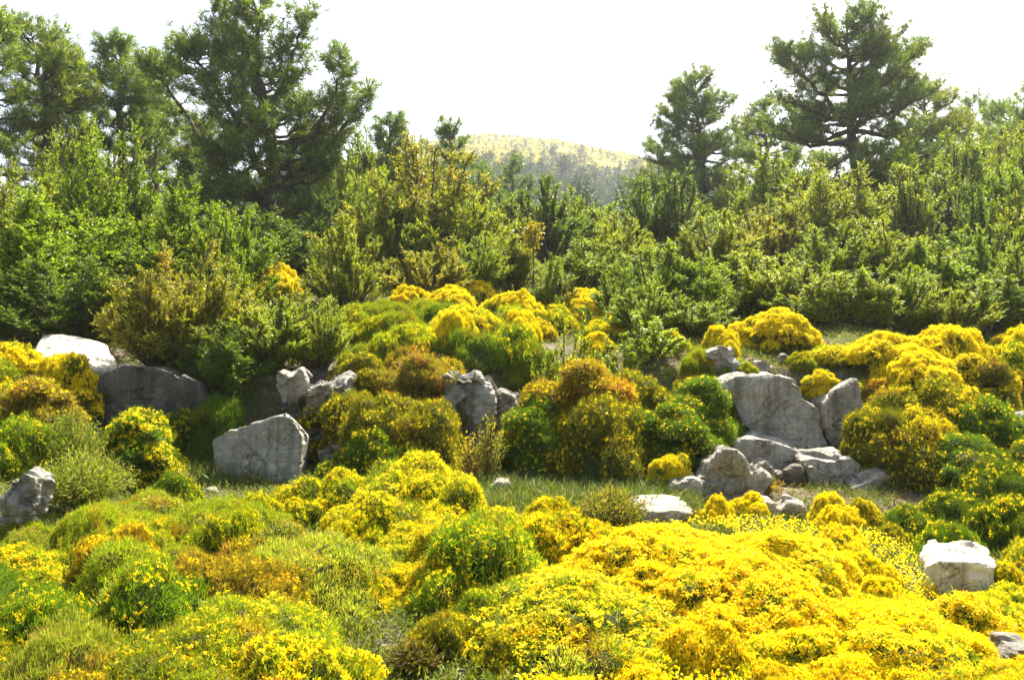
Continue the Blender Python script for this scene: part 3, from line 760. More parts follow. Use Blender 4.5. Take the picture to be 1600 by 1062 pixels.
pine(1332, 31, 'great spreading pine with its bare trunk visible, right of the far hill', [
    dict(pts=[None, (1336, 250), (1328, 120), (1322, 30)], r0=.24, prof=[(0, 160, 130), (.3, 170, 150), (.45, 150, 135), (.58, 128, 118), (.72, 80, 74), (.88, 56, 52), (1, 18, 18)], t0=.12, whorls=17, per=6),
    dict(pts=[(1330, 210), (1370, 170, .4), (1408, 130, .6), (1428, 85, .7)], r0=.09, prof=[(0, 20, 20), (.5, 40, 45), (.85, 32, 32), (1, 12, 12)], t0=.4, whorls=9, per=4),
    dict(pts=[(1330, 200), (1285, 150, -.3), (1240, 105, -.5), (1222, 90, -.5)], r0=.08, prof=[(0, 20, 20), (.5, 44, 36), (1, 14, 14)], t0=.4, whorls=8, per=4),
], 5, tint=(1.05, 1.08, .95))
pine(1097, 36, 'pale hazy pine with round crown beside the far hill', [
    dict(pts=[None, (1098, 260), (1092, 190), (1086, 128)], r0=.2, prof=[(0, 90, 80), (.35, 90, 76), (.55, 74, 64), (.8, 52, 48), (1, 18, 18)], t0=.10, whorls=17, per=5)], 6, tint=(.95, 1.0, 1.0), dens=.95)
pine(1200, 39, 'middle pine filling the gap between hazy pine and spreading pine', [
    dict(pts=[None, (1200, 280), (1195, 165)], r0=.2, prof=[(0, 85, 85), (.5, 76, 80), (.8, 46, 46), (1, 14, 14)], t0=.08, whorls=15, per=5)], 7, tint=(1.0, 1.05, 1.0))
pine(1455, 34, 'yellowish pine leaning on the right flank of the spreading pine', [
    dict(pts=[None, (1452, 260), (1440, 128)], r0=.18, prof=[(0, 90, 90), (.5, 70, 84), (.8, 42, 56), (1, 12, 12)], t0=.06, whorls=16, per=5)], 8, tint=(1.45, 1.25, .8))
pine(1518, 44, 'slim pine behind the yellowish pine', [
    dict(pts=[None, (1520, 160)], r0=.16, prof=[(0, 90, 90), (.5, 70, 70), (1, 14, 14)], t0=.06, whorls=15, per=5)], 9, tint=(1.0, 1.1, .9))
pine(1580, 40, 'bushy green pine at the right edge of the skyline', [
    dict(pts=[None, (1578, 172)], r0=.18, prof=[(0, 110, 110), (.5, 90, 90), (.85, 50, 50), (1, 18, 18)], t0=.05, whorls=16, per=5)], 10, tint=(1.2, 1.25, .9))
pine(130, 30, 'light pine filling the gap beside the left edge trunk', [
    dict(pts=[None, (128, 140)], r0=.15, prof=[(0, 80, 80), (.5, 60, 60), (.85, 36, 36), (1, 12, 12)], t0=.1, whorls=14, per=5)], 17, tint=(1.1, 1.15, .95))
pine(245, 31, 'pale pine between the compact dark pine and the tallest pine', [
    dict(pts=[None, (242, 165)], r0=.14, prof=[(0, 80, 80), (.5, 60, 60), (.85, 34, 34), (1, 12, 12)], t0=.1, whorls=13, per=5)], 18, tint=(1.1, 1.15, .95))
pine(1620, 34, 'green pine cut off by the right edge', [
    dict(pts=[None, (1620, 150)], r0=.16, prof=[(0, 110, 110), (.5, 90, 90), (.85, 50, 50), (1, 14, 14)], t0=.05, whorls=15, per=5)], 19, tint=(1.15, 1.2, .9))
pine(1030, 46, 'dim pine on the shoulder left of the hazy pine', [
    dict(pts=[None, (1030, 225)], r0=.15, prof=[(0, 90, 90), (.5, 70, 70), (1, 14, 14)], t0=.05, whorls=12, per=5)], 20, tint=(.9, 1.0, 1.0))
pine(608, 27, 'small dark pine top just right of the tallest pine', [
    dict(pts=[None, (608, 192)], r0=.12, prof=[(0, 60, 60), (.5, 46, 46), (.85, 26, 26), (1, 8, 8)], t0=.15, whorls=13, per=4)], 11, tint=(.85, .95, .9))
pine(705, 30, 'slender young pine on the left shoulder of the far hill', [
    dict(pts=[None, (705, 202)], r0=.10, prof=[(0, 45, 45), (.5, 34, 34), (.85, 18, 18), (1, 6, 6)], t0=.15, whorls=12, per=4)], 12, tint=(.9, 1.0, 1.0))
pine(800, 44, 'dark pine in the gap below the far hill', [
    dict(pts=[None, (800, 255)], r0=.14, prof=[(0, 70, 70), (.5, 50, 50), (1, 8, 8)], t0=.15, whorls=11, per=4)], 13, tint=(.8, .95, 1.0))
pine(745, 40, 'bluish pine behind the bronze bush', [
    dict(pts=[None, (748, 262)], r0=.14, prof=[(0, 60, 60), (.5, 46, 46), (1, 8, 8)], t0=.15, whorls=11, per=4)], 14, tint=(.8, .95, 1.0))
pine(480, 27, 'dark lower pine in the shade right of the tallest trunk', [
    dict(pts=[None, (485, 215)], r0=.14, prof=[(0, 80, 80), (.5, 66, 66), (.85, 34, 34), (1, 10, 10)], t0=.08, whorls=13, per=5)], 15, tint=(.6, .75, .75))  # shade under the tall crown put into the needle tint
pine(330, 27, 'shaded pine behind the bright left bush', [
    dict(pts=[None, (318, 200)], r0=.14, prof=[(0, 80, 90), (.5, 70, 70), (.85, 34, 34), (1, 10, 10)], t0=.08, whorls=13, per=5)], 16, tint=(.65, .8, .8))  # tint darkened to paint this pine as standing in shade

# ------------------------------------------------------------------ leafy bushes behind the ledge
BUSHES = [
 ('leafy', 60, 295, 330, 14.6, 'bright', 'wide bright green bush at the left edge'),
 ('leafy', 165, 198, 200, 17.0, 'bright', 'tall bright green bush with an orange sprig, below the compact dark pine'),
 ('leafy', 25, 260, 190, 19.0, 'yellow', 'pale green bush under the left edge pines'),
 ('leafy', 300, 290, 220, 16.2, 'bright', 'bright green bush with upright shoots before the shaded pine'),
 ('box', 360, 325, 130, 15.6, 'bright', 'small bright bush stepping down to the yellow broom'),
 ('leafy', 282, 385, 195, 11.9, 'bronze', 'bronze green bush overhanging the dark slab'),
 ('box', 345, 400, 120, 13.6, 'yellow', 'yellowish bush between bronze bush and grey green bush'),
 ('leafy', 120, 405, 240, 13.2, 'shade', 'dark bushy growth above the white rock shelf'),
 ('box', 425, 455, 150, 11.8, 'grey', 'grey green box bush leaning over the perched block'),
 ('box', 500, 462, 110, 11.9, 'grey', 'grey green box bush just right of its twin over the tilted slab'),
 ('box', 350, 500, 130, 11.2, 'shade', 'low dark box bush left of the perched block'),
 ('box', 545, 340, 125, 16.0, 'yellow', 'upright yellow green bush standing before the deep pine shade'),
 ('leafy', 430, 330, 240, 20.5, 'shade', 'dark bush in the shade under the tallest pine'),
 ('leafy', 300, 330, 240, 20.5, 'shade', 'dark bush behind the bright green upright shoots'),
 ('leafy', 560, 225, 160, 24.0, 'green', 'green bush at the right foot of the tallest pine'),
 ('box', 655, 218, 190, 20.0, 'bronze', 'tall bronze leaved bush, the brownest in the middle'),
 ('box', 600, 290, 120, 19.0, 'green', 'green bush hugging the left side of the bronze bush'),
 ('box', 720, 300, 130, 19.0, 'yellow', 'tan and green bush on the right side of the bronze bush'),
 ('box', 670, 372, 120, 16.6, 'bronze', 'low bronze green bush right above the yellow terrace'),
 ('box', 735, 368, 110, 17.0, 'green', 'green bush above the middle of the yellow terrace'),
 ('box', 795, 365, 100, 17.6, 'yellow', 'loose yellow green bush left of the bare topped stem'),
 ('box', 850, 282, 150, 25.0, 'dark', 'dark green bush mass below the far hill'),
 ('box', 780, 300, 120, 27.0, 'dark', 'dark bush left of the dark mass below the far hill'),
 ('box', 920, 300, 110, 27.0, 'green', 'mid green bush right of the dark mass below the far hill'),
 ('column', 862, 400, 66, 15.4, 'bright', 'narrow bright green bush in the yellow terrace'),
 ('box', 915, 372, 110, 17.5, 'green', 'green bush with one withered red sprig'),
 ('box', 965, 330, 110, 20.0, 'yellow', 'yellowish bush left of the dark twin columns'),
 ('column', 1010, 275, 80, 22.0, 'dark', 'dark upright bush, left one of the twin columns'),
 ('column', 1058, 262, 80, 22.0, 'dark', 'dark upright bush, right one of the twin columns'),
 ('box', 960, 420, 90, 14.6, 'bright', 'bright bush bordering the yellow terrace on its right'),
 ('box', 1030, 380, 130, 15.2, 'bright', 'bright green bush below the twin dark columns'),
 ('box', 1010, 440, 110, 13.7, 'green', 'low green bush right of the terrace flowers'),
 ('box', 1090, 400, 120, 14.8, 'bright', 'bright green bush with upright sprays left of the ledge broom'),
 ('box', 1080, 455, 110, 13.6, 'green', 'low green bush behind the small ledge broom'),
 ('box', 1120, 335, 140, 18.5, 'yellow', 'pale yellow green bush below the hazy pine'),
 ('box', 1170, 390, 150, 15.5, 'yellow', 'mixed green and bronze bush above the ledge broom'),
 ('box', 1205, 320, 140, 20.5, 'bronze', 'brownish bush in front of the middle pine'),
 ('leafy', 1300, 262, 200, 21.5, 'pale', 'large pale yellow bush at the foot of the spreading pine'),
 ('box', 1245, 405, 130, 14.6, 'grey', 'silvery green bush above the dome of ledge broom'),
 ('box', 1290, 350, 130, 17.5, 'green', 'mid green bush under the large pale bush'),
 ('box', 1325, 420, 130, 14.2, 'grey', 'silvery bush over the long golden broom bank'),
 ('column', 1425, 258, 90, 23.0, 'grey', 'grey green column bush right of the large pale bush'),
 ('column', 1475, 270, 80, 24.0, 'dark', 'dark column bush beside the grey green column'),
 ('box', 1390, 350, 130, 17.5, 'yellow', 'yellow green bush below the grey green column'),
 ('box', 1400, 415, 120, 14.4, 'green', 'green bush above the middle of the golden bank'),
 ('box', 1460, 370, 130, 16.5, 'bright', 'bright bush below the dark column'),
 ('box', 1480, 430, 120, 14.0, 'yellow', 'yellowish low bush behind the right end of the golden bank'),
 ('column', 1532, 285, 56, 19.0, 'dark', 'narrow dark juniper near the right edge'),
 ('leafy', 1585, 250, 170, 21.0, 'bright', 'bright green tree bush at the right edge'),
 ('box', 1540, 350, 130, 17.0, 'bright', 'bright bush below the narrow dark juniper'),
 ('box', 1550, 430, 130, 14.2, 'bright', 'bright low bush at the right edge above the golden bank'),
 ('box', 1610, 370, 120, 15.5, 'green', 'green bush cut by the right edge'),
 ('small', 888, 478, 92, 11.7, 'yellow', 'young box bush among the middle brooms'),
 ('small', 1012, 492, 110, 12.2, 'green', 'small green bush between rusty broom and ledge broom'),
 ('small', 975, 520, 80, 11.9, 'grey', 'small dull bush right of the young box bush'),
 ('leafy', 575, 205, 130, 28.0, 'green', 'green bush closing the skyline right of the tallest pine'),
 ('leafy', 650, 212, 110, 27.0, 'yellow', 'pale bush top at the left shoulder of the far hill'),
 ('leafy', 1190, 232, 190, 33.0, 'green', 'green growth between the hazy pine and the spreading pine'),
 ('leafy', 1265, 255, 170, 35.0, 'dark', 'dark growth at the left foot of the spreading pine'),
 ('leafy', 1400, 235, 180, 36.0, 'dark', 'dark growth at the right foot of the spreading pine'),
 ('leafy', 1050, 262, 150, 33.0, 'dark', 'dark growth at the left foot of the hazy pine'),
 ('leafy', 1610, 215, 160, 26.0, 'green', 'tall green bush cut by the right edge'),
 ('leafy', 110, 205, 150, 24.0, 'green', 'green bush below the light pine at left'),
 ('leafy', 1480, 215, 200, 27.0, 'green', 'tall green bush filling the gap under the slim pine'),
 ('leafy', 1560, 205, 180, 29.0, 'yellow', 'tall yellowish bush under the right edge pines'),
 ('leafy', 1240, 285, 140, 25.0, 'green', 'green bush behind the brownish bush'),
 ('leafy', 1150, 300, 150, 27.0, 'green', 'green bush at the foot of the hazy pine'),
 ('leafy', 1350, 300, 160, 26.0, 'dark', 'dark bush at the base of the spreading pine trunk'),
 ('box', 1600, 300, 120, 19.0, 'yellow', 'yellowish bush at the right edge under the tree bush'),
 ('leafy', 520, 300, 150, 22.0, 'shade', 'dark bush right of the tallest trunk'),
 ('box', 1000, 330, 120, 25.0, 'green', 'green bush behind the twin dark columns'),
]
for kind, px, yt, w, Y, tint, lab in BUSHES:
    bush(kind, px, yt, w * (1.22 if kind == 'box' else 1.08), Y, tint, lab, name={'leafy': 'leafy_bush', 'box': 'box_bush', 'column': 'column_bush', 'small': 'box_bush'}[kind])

# ------------------------------------------------------------------ brooms placed one by one
BROOMS = [  # px, top row, width px, distance, foliage, blossoms, label, size
 (25, 538, 130, 10.3, 'gold', 'rich', 'big golden broom at the left edge below the white shelf', 'big'),
 (100, 556, 120, 9.9, 'gold', 'rich', 'golden broom touching the dark rounded slab', 'mid'),
 (-10, 560, 120, 9.9, 'lime', 'half', 'green broom cut by the left edge below the big golden one', None),
 (60, 590, 170, 9.7, 'brown', 'few', 'brownish broom below the big golden one at left', 'mid'),
 (10, 445, 90, 12.6, 'lime', 'rich', 'small golden broom at the left edge above the white shelf', None),
 (150, 466, 110, 12.1, 'lime', 'rich', 'yellow broom on top of the white rock shelf', 'mid'),
 (432, 420, 110, 14.6, 'gold', 'rich', 'yellow broom peeking over the grey green box bush', None),
 (420, 402, 50, 17.0, 'rust', 'half', 'little orange broom in the pine shade', None),
 (220, 640, 150, 9.6, 'deep', 'half', 'dark broom with orange yellow bloom below the dark slab', None),
 (290, 640, 110, 9.7, 'deep', 'few', 'dark low broom left of the tilted slab', None),
 (340, 620, 130, 10.2, 'deep', None, 'flowerless dark broom above the tilted slab', None),
 (225, 712, 80, 8.6, 'lime', 'half', 'small yellow broom below the orange yellow one', None),
 (30, 655, 150, 8.9, 'green', 'few', 'lime broom above the lichen stone', 'mid'),
 (270, 740, 110, 8.5, 'deep', 'few', 'dark broom at the foot of the tilted slab', None),
 (570, 552, 180, 10.4, 'olive', 'few', 'olive broom hanging right of the perched block', 'big'),
 (655, 552, 200, 10.5, 'brown', None, 'brown topped broom hanging in the middle of the bank', 'big'),
 (690, 600, 110, 9.9, 'olive', 'few', 'thin olive broom below the brown topped one', 'mid'),
 (580, 672, 160, 9.7, 'deep', 'few', 'dark green broom behind the bright flowering mound', None),
 (745, 518, 120, 11.1, 'green', None, 'vivid green broom below the terrace', 'mid'),
 (800, 512, 130, 11.3, 'green', 'few', 'vivid green broom with a few blossoms at the terrace edge', 'mid'),
 (705, 495, 120, 11.4, 'gold', 'rich', 'orange gold broom left of the vivid green dome', None),
 (812, 492, 100, 11.5, 'gold', 'rich', 'golden broom capping the vivid green dome', None),
 (810, 558, 60, 10.8, 'lime', None, 'small lime cushion at the right foot of the vivid dome', None),
 (905, 562, 240, 10.4, 'rust', 'few', 'large rusty mottled broom in the middle of the ledge', 'big'),
 (975, 580, 200, 10.4, 'olive', 'few', 'olive broom joined to the rusty mottled one', 'big'),
 (860, 590, 110, 10.3, 'deep', 'few', 'dark broom at the left of the rusty mottled one', 'mid'),
 (1085, 588, 190, 10.3, 'deep', 'few', 'dark green broom with yellow spots left of the limestone face', 'big'),
 (1030, 615, 110, 10.1, 'deep', 'few', 'dark broom in the hollow right of the rusty one', 'mid'),
 (1075, 585, 70, 10.6, 'brown', None, 'brown withered cushion above the yellow spotted broom', None),
 (1096, 680, 92, 9.5, 'lime', 'rich', 'bright yellow broom below the yellow spotted one', None),
 (1046, 712, 84, 9.3, 'lime', 'rich', 'small bright yellow broom at the grassy hollow', None),
 (1210, 482, 150, 12.6, 'gold', 'rich', 'yellow dome of broom on the ledge above the limestone face', 'mid'),
 (1128, 514, 90, 12.3, 'lime', 'rich', 'small yellow broom left of the ledge dome', None),
 (1092, 548, 80, 11.3, 'lime', None, 'green cushion left of the rounded knob', None),
 (1152, 562, 56, 11.0, 'lime', 'few', 'little cushion in front of the rounded knob', None),
 (1252, 552, 60, 11.8, 'lime', 'few', 'little lime cushion beside the pale ledge stone', None),
 (1290, 540, 110, 12.0, 'lime', 'half', 'lime broom at the left end of the golden bank', None),
 (1152, 596, 60, 10.7, 'olive', 'few', 'small olive cushion over the left corner of the limestone face', None),
 (1335, 596, 80, 10.7, 'lime', 'half', 'small cushion over the top of the cracked limestone', None),
 (1285, 578, 66, 10.8, 'lime', 'rich', 'small flowering broom on top of the cracked limestone', None),
 (1380, 522, 150, 11.8, 'gold', 'rich', 'golden broom in the middle of the long bank', 'mid'),
 (1480, 512, 160, 11.9, 'gold', 'rich', 'golden broom on the crest of the long bank', 'mid'),
 (1430, 545, 160, 11.2, 'gold', 'rich', 'golden broom on the face of the long bank', 'mid'),
 (1560, 540, 130, 11.2, 'deep', 'half', 'dark broom with blossoms at the right end of the long bank', 'mid'),
 (1592, 512, 90, 12.0, 'lime', 'rich', 'golden broom at the right edge of the long bank', None),
 (1375, 592, 90, 10.7, 'brown', 'half', 'brown capped broom above the drooping brooms', None),
 (1372, 622, 110, 10.1, 'olive', 'half', 'drooping broom right of the cracked limestone', 'big'),
 (1455, 590, 200, 10.6, 'olive', 'few', 'drooping olive broom under the golden bank', 'big'),
 (1440, 640, 170, 10.0, 'olive', 'half', 'yellow tipped drooping broom above the broad flat slab', 'big'),
 (1535, 620, 190, 10.2, 'deep', 'few', 'dark drooping broom near the right edge', 'big'),
 (1595, 690, 170, 9.4, 'dark', 'few', 'dark green broom at the right edge below the grey rock', 'big'),
 (1530, 556, 200, 10.9, 'olive', 'half', 'wide broom spilling from the golden bank near the right edge', 'big'),
 (1470, 606, 220, 10.5, 'olive', 'half', 'widest drooping broom linking the bank with the lower brooms', 'big'),
 (1400, 606, 150, 10.4, 'gold', 'half', 'golden drooping broom beside the cracked limestone', 'big'),
 (1415, 640, 40, 9.5, 'brown', None, 'tan withered tuft on the drooping broom', None),
 (1500, 770, 170, 8.7, 'dark', 'few', 'shaded broom right of the broad flat slab', None),
 (1420, 790, 90, 8.4, 'deep', 'few', 'low dark broom in front of the broad flat slab', None),
 (1565, 785, 170, 8.1, 'dark', 'few', 'low dark broom at the right edge of the hollow', None),
 (1490, 820, 150, 7.6, 'deep', 'few', 'low broom behind the white angular boulder', None),
 (1390, 830, 80, 7.9, 'olive', 'few', 'olive cushion left of the shaded low broom', None),
 (1335, 868, 130, 6.7, 'gold', 'rich', 'golden broom left of the white angular boulder', None),
 (1385, 905, 120, 6.1, 'gold', 'rich', 'golden broom at the left front of the white angular boulder', None),
 (1270, 850, 120, 7.0, 'gold', 'rich', 'golden broom behind the right side of the golden carpet', None),
 (1570, 880, 110, 6.0, 'gold', 'half', 'yellow broom right of the white angular boulder', None),
 (1560, 930, 120, 5.6, 'lime', 'half', 'green broom with blossoms in front of the white angular boulder', None),
 (545, 612, 150, 10.3, 'olive', 'few', 'olive broom beside the grey brown rock', 'mid'),
 (600, 615, 190, 10.1, 'olive', 'few', 'lower left olive broom of the hanging brooms', 'mid'),
 (670, 625, 190, 10.0, 'olive', 'few', 'lower middle broom of the hanging brooms', 'mid'),
 (700, 560, 90, 10.6, 'brown', 'few', 'brown broom right of the brown topped one', 'mid'),
 (850, 615, 180, 10.1, 'deep', 'few', 'lower left broom under the rusty mottled one', 'mid'),
 (930, 620, 210, 9.9, 'olive', 'few', 'lower right broom under the rusty mottled one', 'mid'),
 (1000, 640, 160, 10.0, 'deep', 'few', 'low dark broom at the back of the grassy hollow', 'mid'),
 (1060, 630, 170, 9.9, 'deep', 'few', 'low yellow spotted broom above the small bright ones', 'mid'),
 (1125, 625, 90, 10.1, 'deep', 'half', 'yellow spotted broom touching the limestone face', 'mid'),
 (1365, 640, 140, 10.1, 'olive', 'few', 'lower drooping broom right of the cracked limestone', 'mid'),
 (1410, 668, 170, 9.8, 'olive', 'few', 'lowest drooping broom above the broad flat slab', 'mid'),
 (1500, 680, 200, 9.6, 'deep', 'few', 'lower drooping broom right of the yellow tipped one', 'mid'),
 (1570, 730, 190, 9.0, 'dark', 'few', 'low shaded broom under the dark drooping one', 'mid'),
 # terrace flowers
 (640, 450, 90, 14.6, 'gold', 'rich', 'golden broom at the left end of the terrace', None),
 (700, 452, 90, 14.4, 'lime', 'rich', 'flat yellow broom in the left half of the terrace', None),
 (748, 440, 70, 15.2, 'gold', 'rich', 'orange yellow broom at the back of the terrace', None),
 (768, 424, 50, 15.8, 'lime', 'rich', 'small yellow broom below the bronze bush', None),
 (800, 460, 110, 13.8, 'lime', 'rich', 'wide flat yellow broom in mid terrace', None),
 (800, 480, 90, 13.0, 'green', 'few', 'green cushion under the wide flat yellow broom', None),
 (905, 458, 100, 13.6, 'lime', 'rich', 'yellow broom right of the narrow bright bush', None),
 (930, 472, 80, 13.0, 'gold', 'rich', 'golden broom in the right half of the terrace', None),
 (895, 420, 48, 16.5, 'lime', 'rich', 'small yellow broom behind the narrow bright bush', None),
 (878, 400, 30, 17.2, 'lime', 'rich', 'tiny yellow broom high behind the terrace', None),
 (960, 496, 70, 12.4, 'lime', 'half', 'yellowish cushion at the right edge of the terrace', None),
 (600, 470, 90, 13.6, 'lime', None, 'lime cushion below the upright yellow green bush', None),
 (620, 490, 110, 12.7, 'lime', None, 'soft lime cushion at the left of the terrace', None),
 (580, 500, 80, 12.3, 'lime', 'few', 'small lime cushion right of the grey green bushes', None),
 (600, 525, 90, 11.6, 'lime', None, 'lime cushion above the olive broom', None),
 (690, 478, 80, 13.0, 'green', None, 'green cushion in front of the flat yellow broom', None),
 (770, 490, 50, 12.2, 'brown', None, 'tan withered cushion in front of the terrace flowers', None),
 (845, 500, 70, 12.0, 'brown', 'half', 'tan and yellow cushion left of the young box bush', None),
 (930, 520, 70, 11.6, 'gold', 'rich', 'golden broom above the rusty mottled one', None),
 (845, 470, 50, 13.2, 'gold', 'rich', 'little golden broom at the foot of the narrow bright bush', None),
 (1050, 520, 70, 11.9, 'lime', 'half', 'yellowish cushion behind the brown withered one', None),
 (665, 470, 90, 13.4, 'lime', None, 'lime mat in front of the golden broom at the terrace left end', None),
 (560, 475, 80, 13.4, 'lime', 'few', 'lime mat under the upright yellow green bush', None),
 (640, 510, 100, 12.2, 'lime', 'few', 'lime mat left of the orange gold broom', None),
 (730, 478, 100, 12.9, 'lime', 'half', 'yellowish mat in the middle of the terrace', None),
 (860, 480, 80, 12.8, 'lime', 'half', 'yellowish mat below the narrow bright bush', None),
 (980, 475, 90, 13.2, 'lime', 'half', 'yellowish mat right of the terrace golden broom', None),
 (690, 505, 60, 12.2, 'pale', None, 'pale little mat left of the orange gold broom', None),
 (575, 540, 90, 11.2, 'lime', None, 'lime mat right of the grey green bushes', None),
 (630, 545, 80, 11.0, 'brown', None, 'tan withered mat above the brown topped broom', None),
 # nearer flowering mounds
 (640, 712, 200, 8.0, 'lime', 'half', 'highest bright mound of broom before the hanging brooms', 'mid'),
 (545, 735, 130, 7.8, 'green', 'half', 'green and yellow mound left of the highest mound', None),
 (715, 752, 150, 7.5, 'lime', 'half', 'bright mound at the right shoulder of the highest mound', None),
 (580, 780, 100, 7.0, 'green', 'few', 'round dark green cushion below the highest mound', None),
 (600, 770, 170, 7.2, 'lime', 'half', 'broad lime mound below the highest mound', 'mid'),
 (470, 750, 130, 7.8, 'lime', 'half', 'flowering mound in front of the tilted slab', None),
 (400, 775, 120, 7.5, 'green', 'half', 'green mound at the foot of the tilted slab front', None),
 (860, 782, 110, 7.6, 'gold', 'half', 'yellow mound left of the reddish tuft', None),
 (850, 815, 130, 7.0, 'lime', 'rich', 'yellow broom below the yellow mound left of the tuft', None),
 (1120, 775, 80, 7.7, 'gold', 'rich', 'golden broom below the pointed boulder', None),
 (1170, 770, 70, 8.0, 'lime', 'rich', 'small golden broom left of the white twin stones', None),
 (1300, 775, 110, 7.9, 'gold', 'rich', 'golden broom below the blocky stone', None),
 (1345, 780, 80, 8.2, 'olive', 'half', 'olive gold broom in front of the broad flat slab corner', None),
 (190, 825, 170, 6.0, 'rust', 'half', 'orange flowering bush in the lower left', 'mid'),
 (300, 865, 140, 5.6, 'brown', 'few', 'brown cushion right of the orange flowering bush', None),
 (450, 820, 120, 6.4, 'brown', 'few', 'dull brown cushion in the middle of the near left slope', None),
 (690, 960, 130, 4.9, 'olive', 'few', 'olive cushion beside the bare brown soil', None),
 (780, 990, 120, 4.7, 'olive', 'few', 'green cushion right of the bare brown soil', None),
]
for px, yt, w, Y, tint, fl, lab, size in BROOMS:
    broom(px, yt, w, Y, tint, fl, lab, size=size, hmin=.16)

# ------------------------------------------------------------------ brooms that carpet the near slope
AN = [('the white angular boulder', 1495, 890), ('the flat white stone', 1030, 812), ('the pointed boulder', 1150, 750), ('the lichen stone', 34, 770), ('the tilted slab', 395, 720),
      ('the highest bright mound', 640, 760), ('the reddish tuft', 960, 790), ('the bare brown soil', 660, 1010), ('the orange flowering bush', 190, 870), ('the brown cushion', 300, 900),
      ('the dull brown cushion', 450, 850), ('the bottom left corner', 40, 1050), ('the bottom right corner', 1580, 1050), ('the blocky stone', 1300, 780), ('the round green cushion', 580, 810),
      ('the middle of the golden carpet', 1150, 920), ('the left side of the golden carpet', 900, 930), ('the right side of the golden carpet', 1370, 930),
      ('the bottom middle edge', 800, 1060), ('the bottom edge of the golden carpet', 1180, 1050), ('the bottom edge left of the bare soil', 400, 1050)]
def inpoly(x, y, p):
    c = False
    for i in range(len(p)):
        (x1, y1), (x2, y2) = p[i], p[i - 1]
        if (y1 > y) != (y2 > y) and x < (x2 - x1) * (y - y1) / (y2 - y1) + x1: c = not c
    return c
GOLD = [(800, 1200), (815, 960), (830, 890), (960, 830), (1080, 800), (1330, 805), (1420, 850), (1490, 940), (1560, 985), (1700, 1060), (1700, 1300), (800, 1300)]
KEEP = [[(740, 690), (1030, 690), (1100, 790), (960, 800), (880, 780), (760, 790)],                   # grassy hollow
        [(985, 800), (1078, 798), (1070, 818), (992, 820)], [(1030, 745), (1440, 735), (1440, 815), (1030, 800)],
        [(1424, 850), (1570, 850), (1562, 905), (1490, 935), (1440, 900)], [(0, 735), (62, 735), (62, 798), (0, 798)],
        [(604, 985), (705, 985), (770, 1062), (760, 1130), (640, 1130), (612, 1040)], [(320, 640), (475, 640), (470, 765), (330, 775)]]
placed = [(r.location.x, r.location.y) for r in ALL if r.name.startswith('broom') and r.location.y < 9]
fill = []
g = np.random.default_rng(5)
Y = 4.0
while Y < 8.4:
    half = .62 * Y + .5
    step = .44 + .012 * Y
    xs = np.arange(-half, half, step)
    for x in xs:
        x = x + g.uniform(-.16, .16); y = Y + g.uniform(-.16, .16)
        z = gz(x, y)
        px, row = to_px(x, y, z + .12)
        _, row0 = to_px(x, y, z)
        if any(inpoly(px, row, k) or inpoly(px, row0 - 10, k) for k in KEEP): continue
        if any((x - a) ** 2 + (y - b) ** 2 < .085 for a, b in placed): continue
        gold = inpoly(px, row, GOLD)
        w = .55 + .95 * g.uniform() ** 1.5
        h = w * (g.uniform(.17, .33) if gold else g.uniform(.22, .44))
        rt = to_px(x, y, z + h)[1]
        if any(inpoly(px + q * w * F / y, v, k) for k in KEEP for q in (-.35, 0, .35) for v in np.arange(rt + 6, max(rt + 7, row0 - 6), 11)): continue
        n1 = float(vnoise(x * 1.3, y * 1.3, seed=21)); n2 = float(vnoise(x * 2.1 + 9, y * 2.1, seed=22)); u = g.uniform()
        if gold:
            tint = 'gold' if n1 > -.2 else 'lime'; fl = 'rich' if u < .86 else 'half'
            if row > 1000 and u > .8: tint, fl = 'lime', 'half'
            word = 'golden' if fl == 'rich' else 'yellow'
        elif px < 780 and row > 850 and px < 560:
            tint = 'pale' if n2 > .25 else ('brown' if n1 > .42 else ('deep' if n1 < -.45 else 'lime'))
            fl = None if (n2 > .25 or u < .35) else ('few' if u < .93 else 'half')
            word = {'pale': 'pale', 'brown': 'brownish', 'deep': 'dark green', 'lime': 'lime'}[tint]
        elif px < 330:
            tint = 'lime' if n1 > -.35 else 'pale'; fl = 'few' if u < .45 else ('half' if u > .92 else None)
            word = {'pale': 'pale', 'lime': 'lime'}[tint]
        else:
            tint = 'lime' if n1 > -.4 else 'green'; fl = ('half' if u < .75 else 'few') if px > 470 else ('half' if u < .15 else 'few' if u < .7 else None)
            word = 'yellow flecked' if fl == 'half' else 'green'
        fill.append((x, y, z, px, row, w, h, tint, fl, word))
    Y += .40
byl = {}
for f in fill:
    a = min(AN, key=lambda q: (q[1] - f[3]) ** 2 + 1.6 * (q[2] - f[4]) ** 2)
    dx, dy = f[3] - a[1], f[4] - a[2]
    if abs(dx) < 45 and abs(dy) < 30: side = 'close by'
    elif abs(dx) > abs(dy) * 1.3: side = 'left of' if dx < 0 else 'right of'
    else: side = 'above' if dy < 0 else 'below'
    byl.setdefault((f[9], side, a[0]), []).append(f)
ORD = ['first', 'second', 'third', 'fourth', 'fifth', 'sixth', 'seventh', 'eighth', 'ninth', 'tenth', 'eleventh', 'twelfth', 'thirteenth', 'fourteenth']
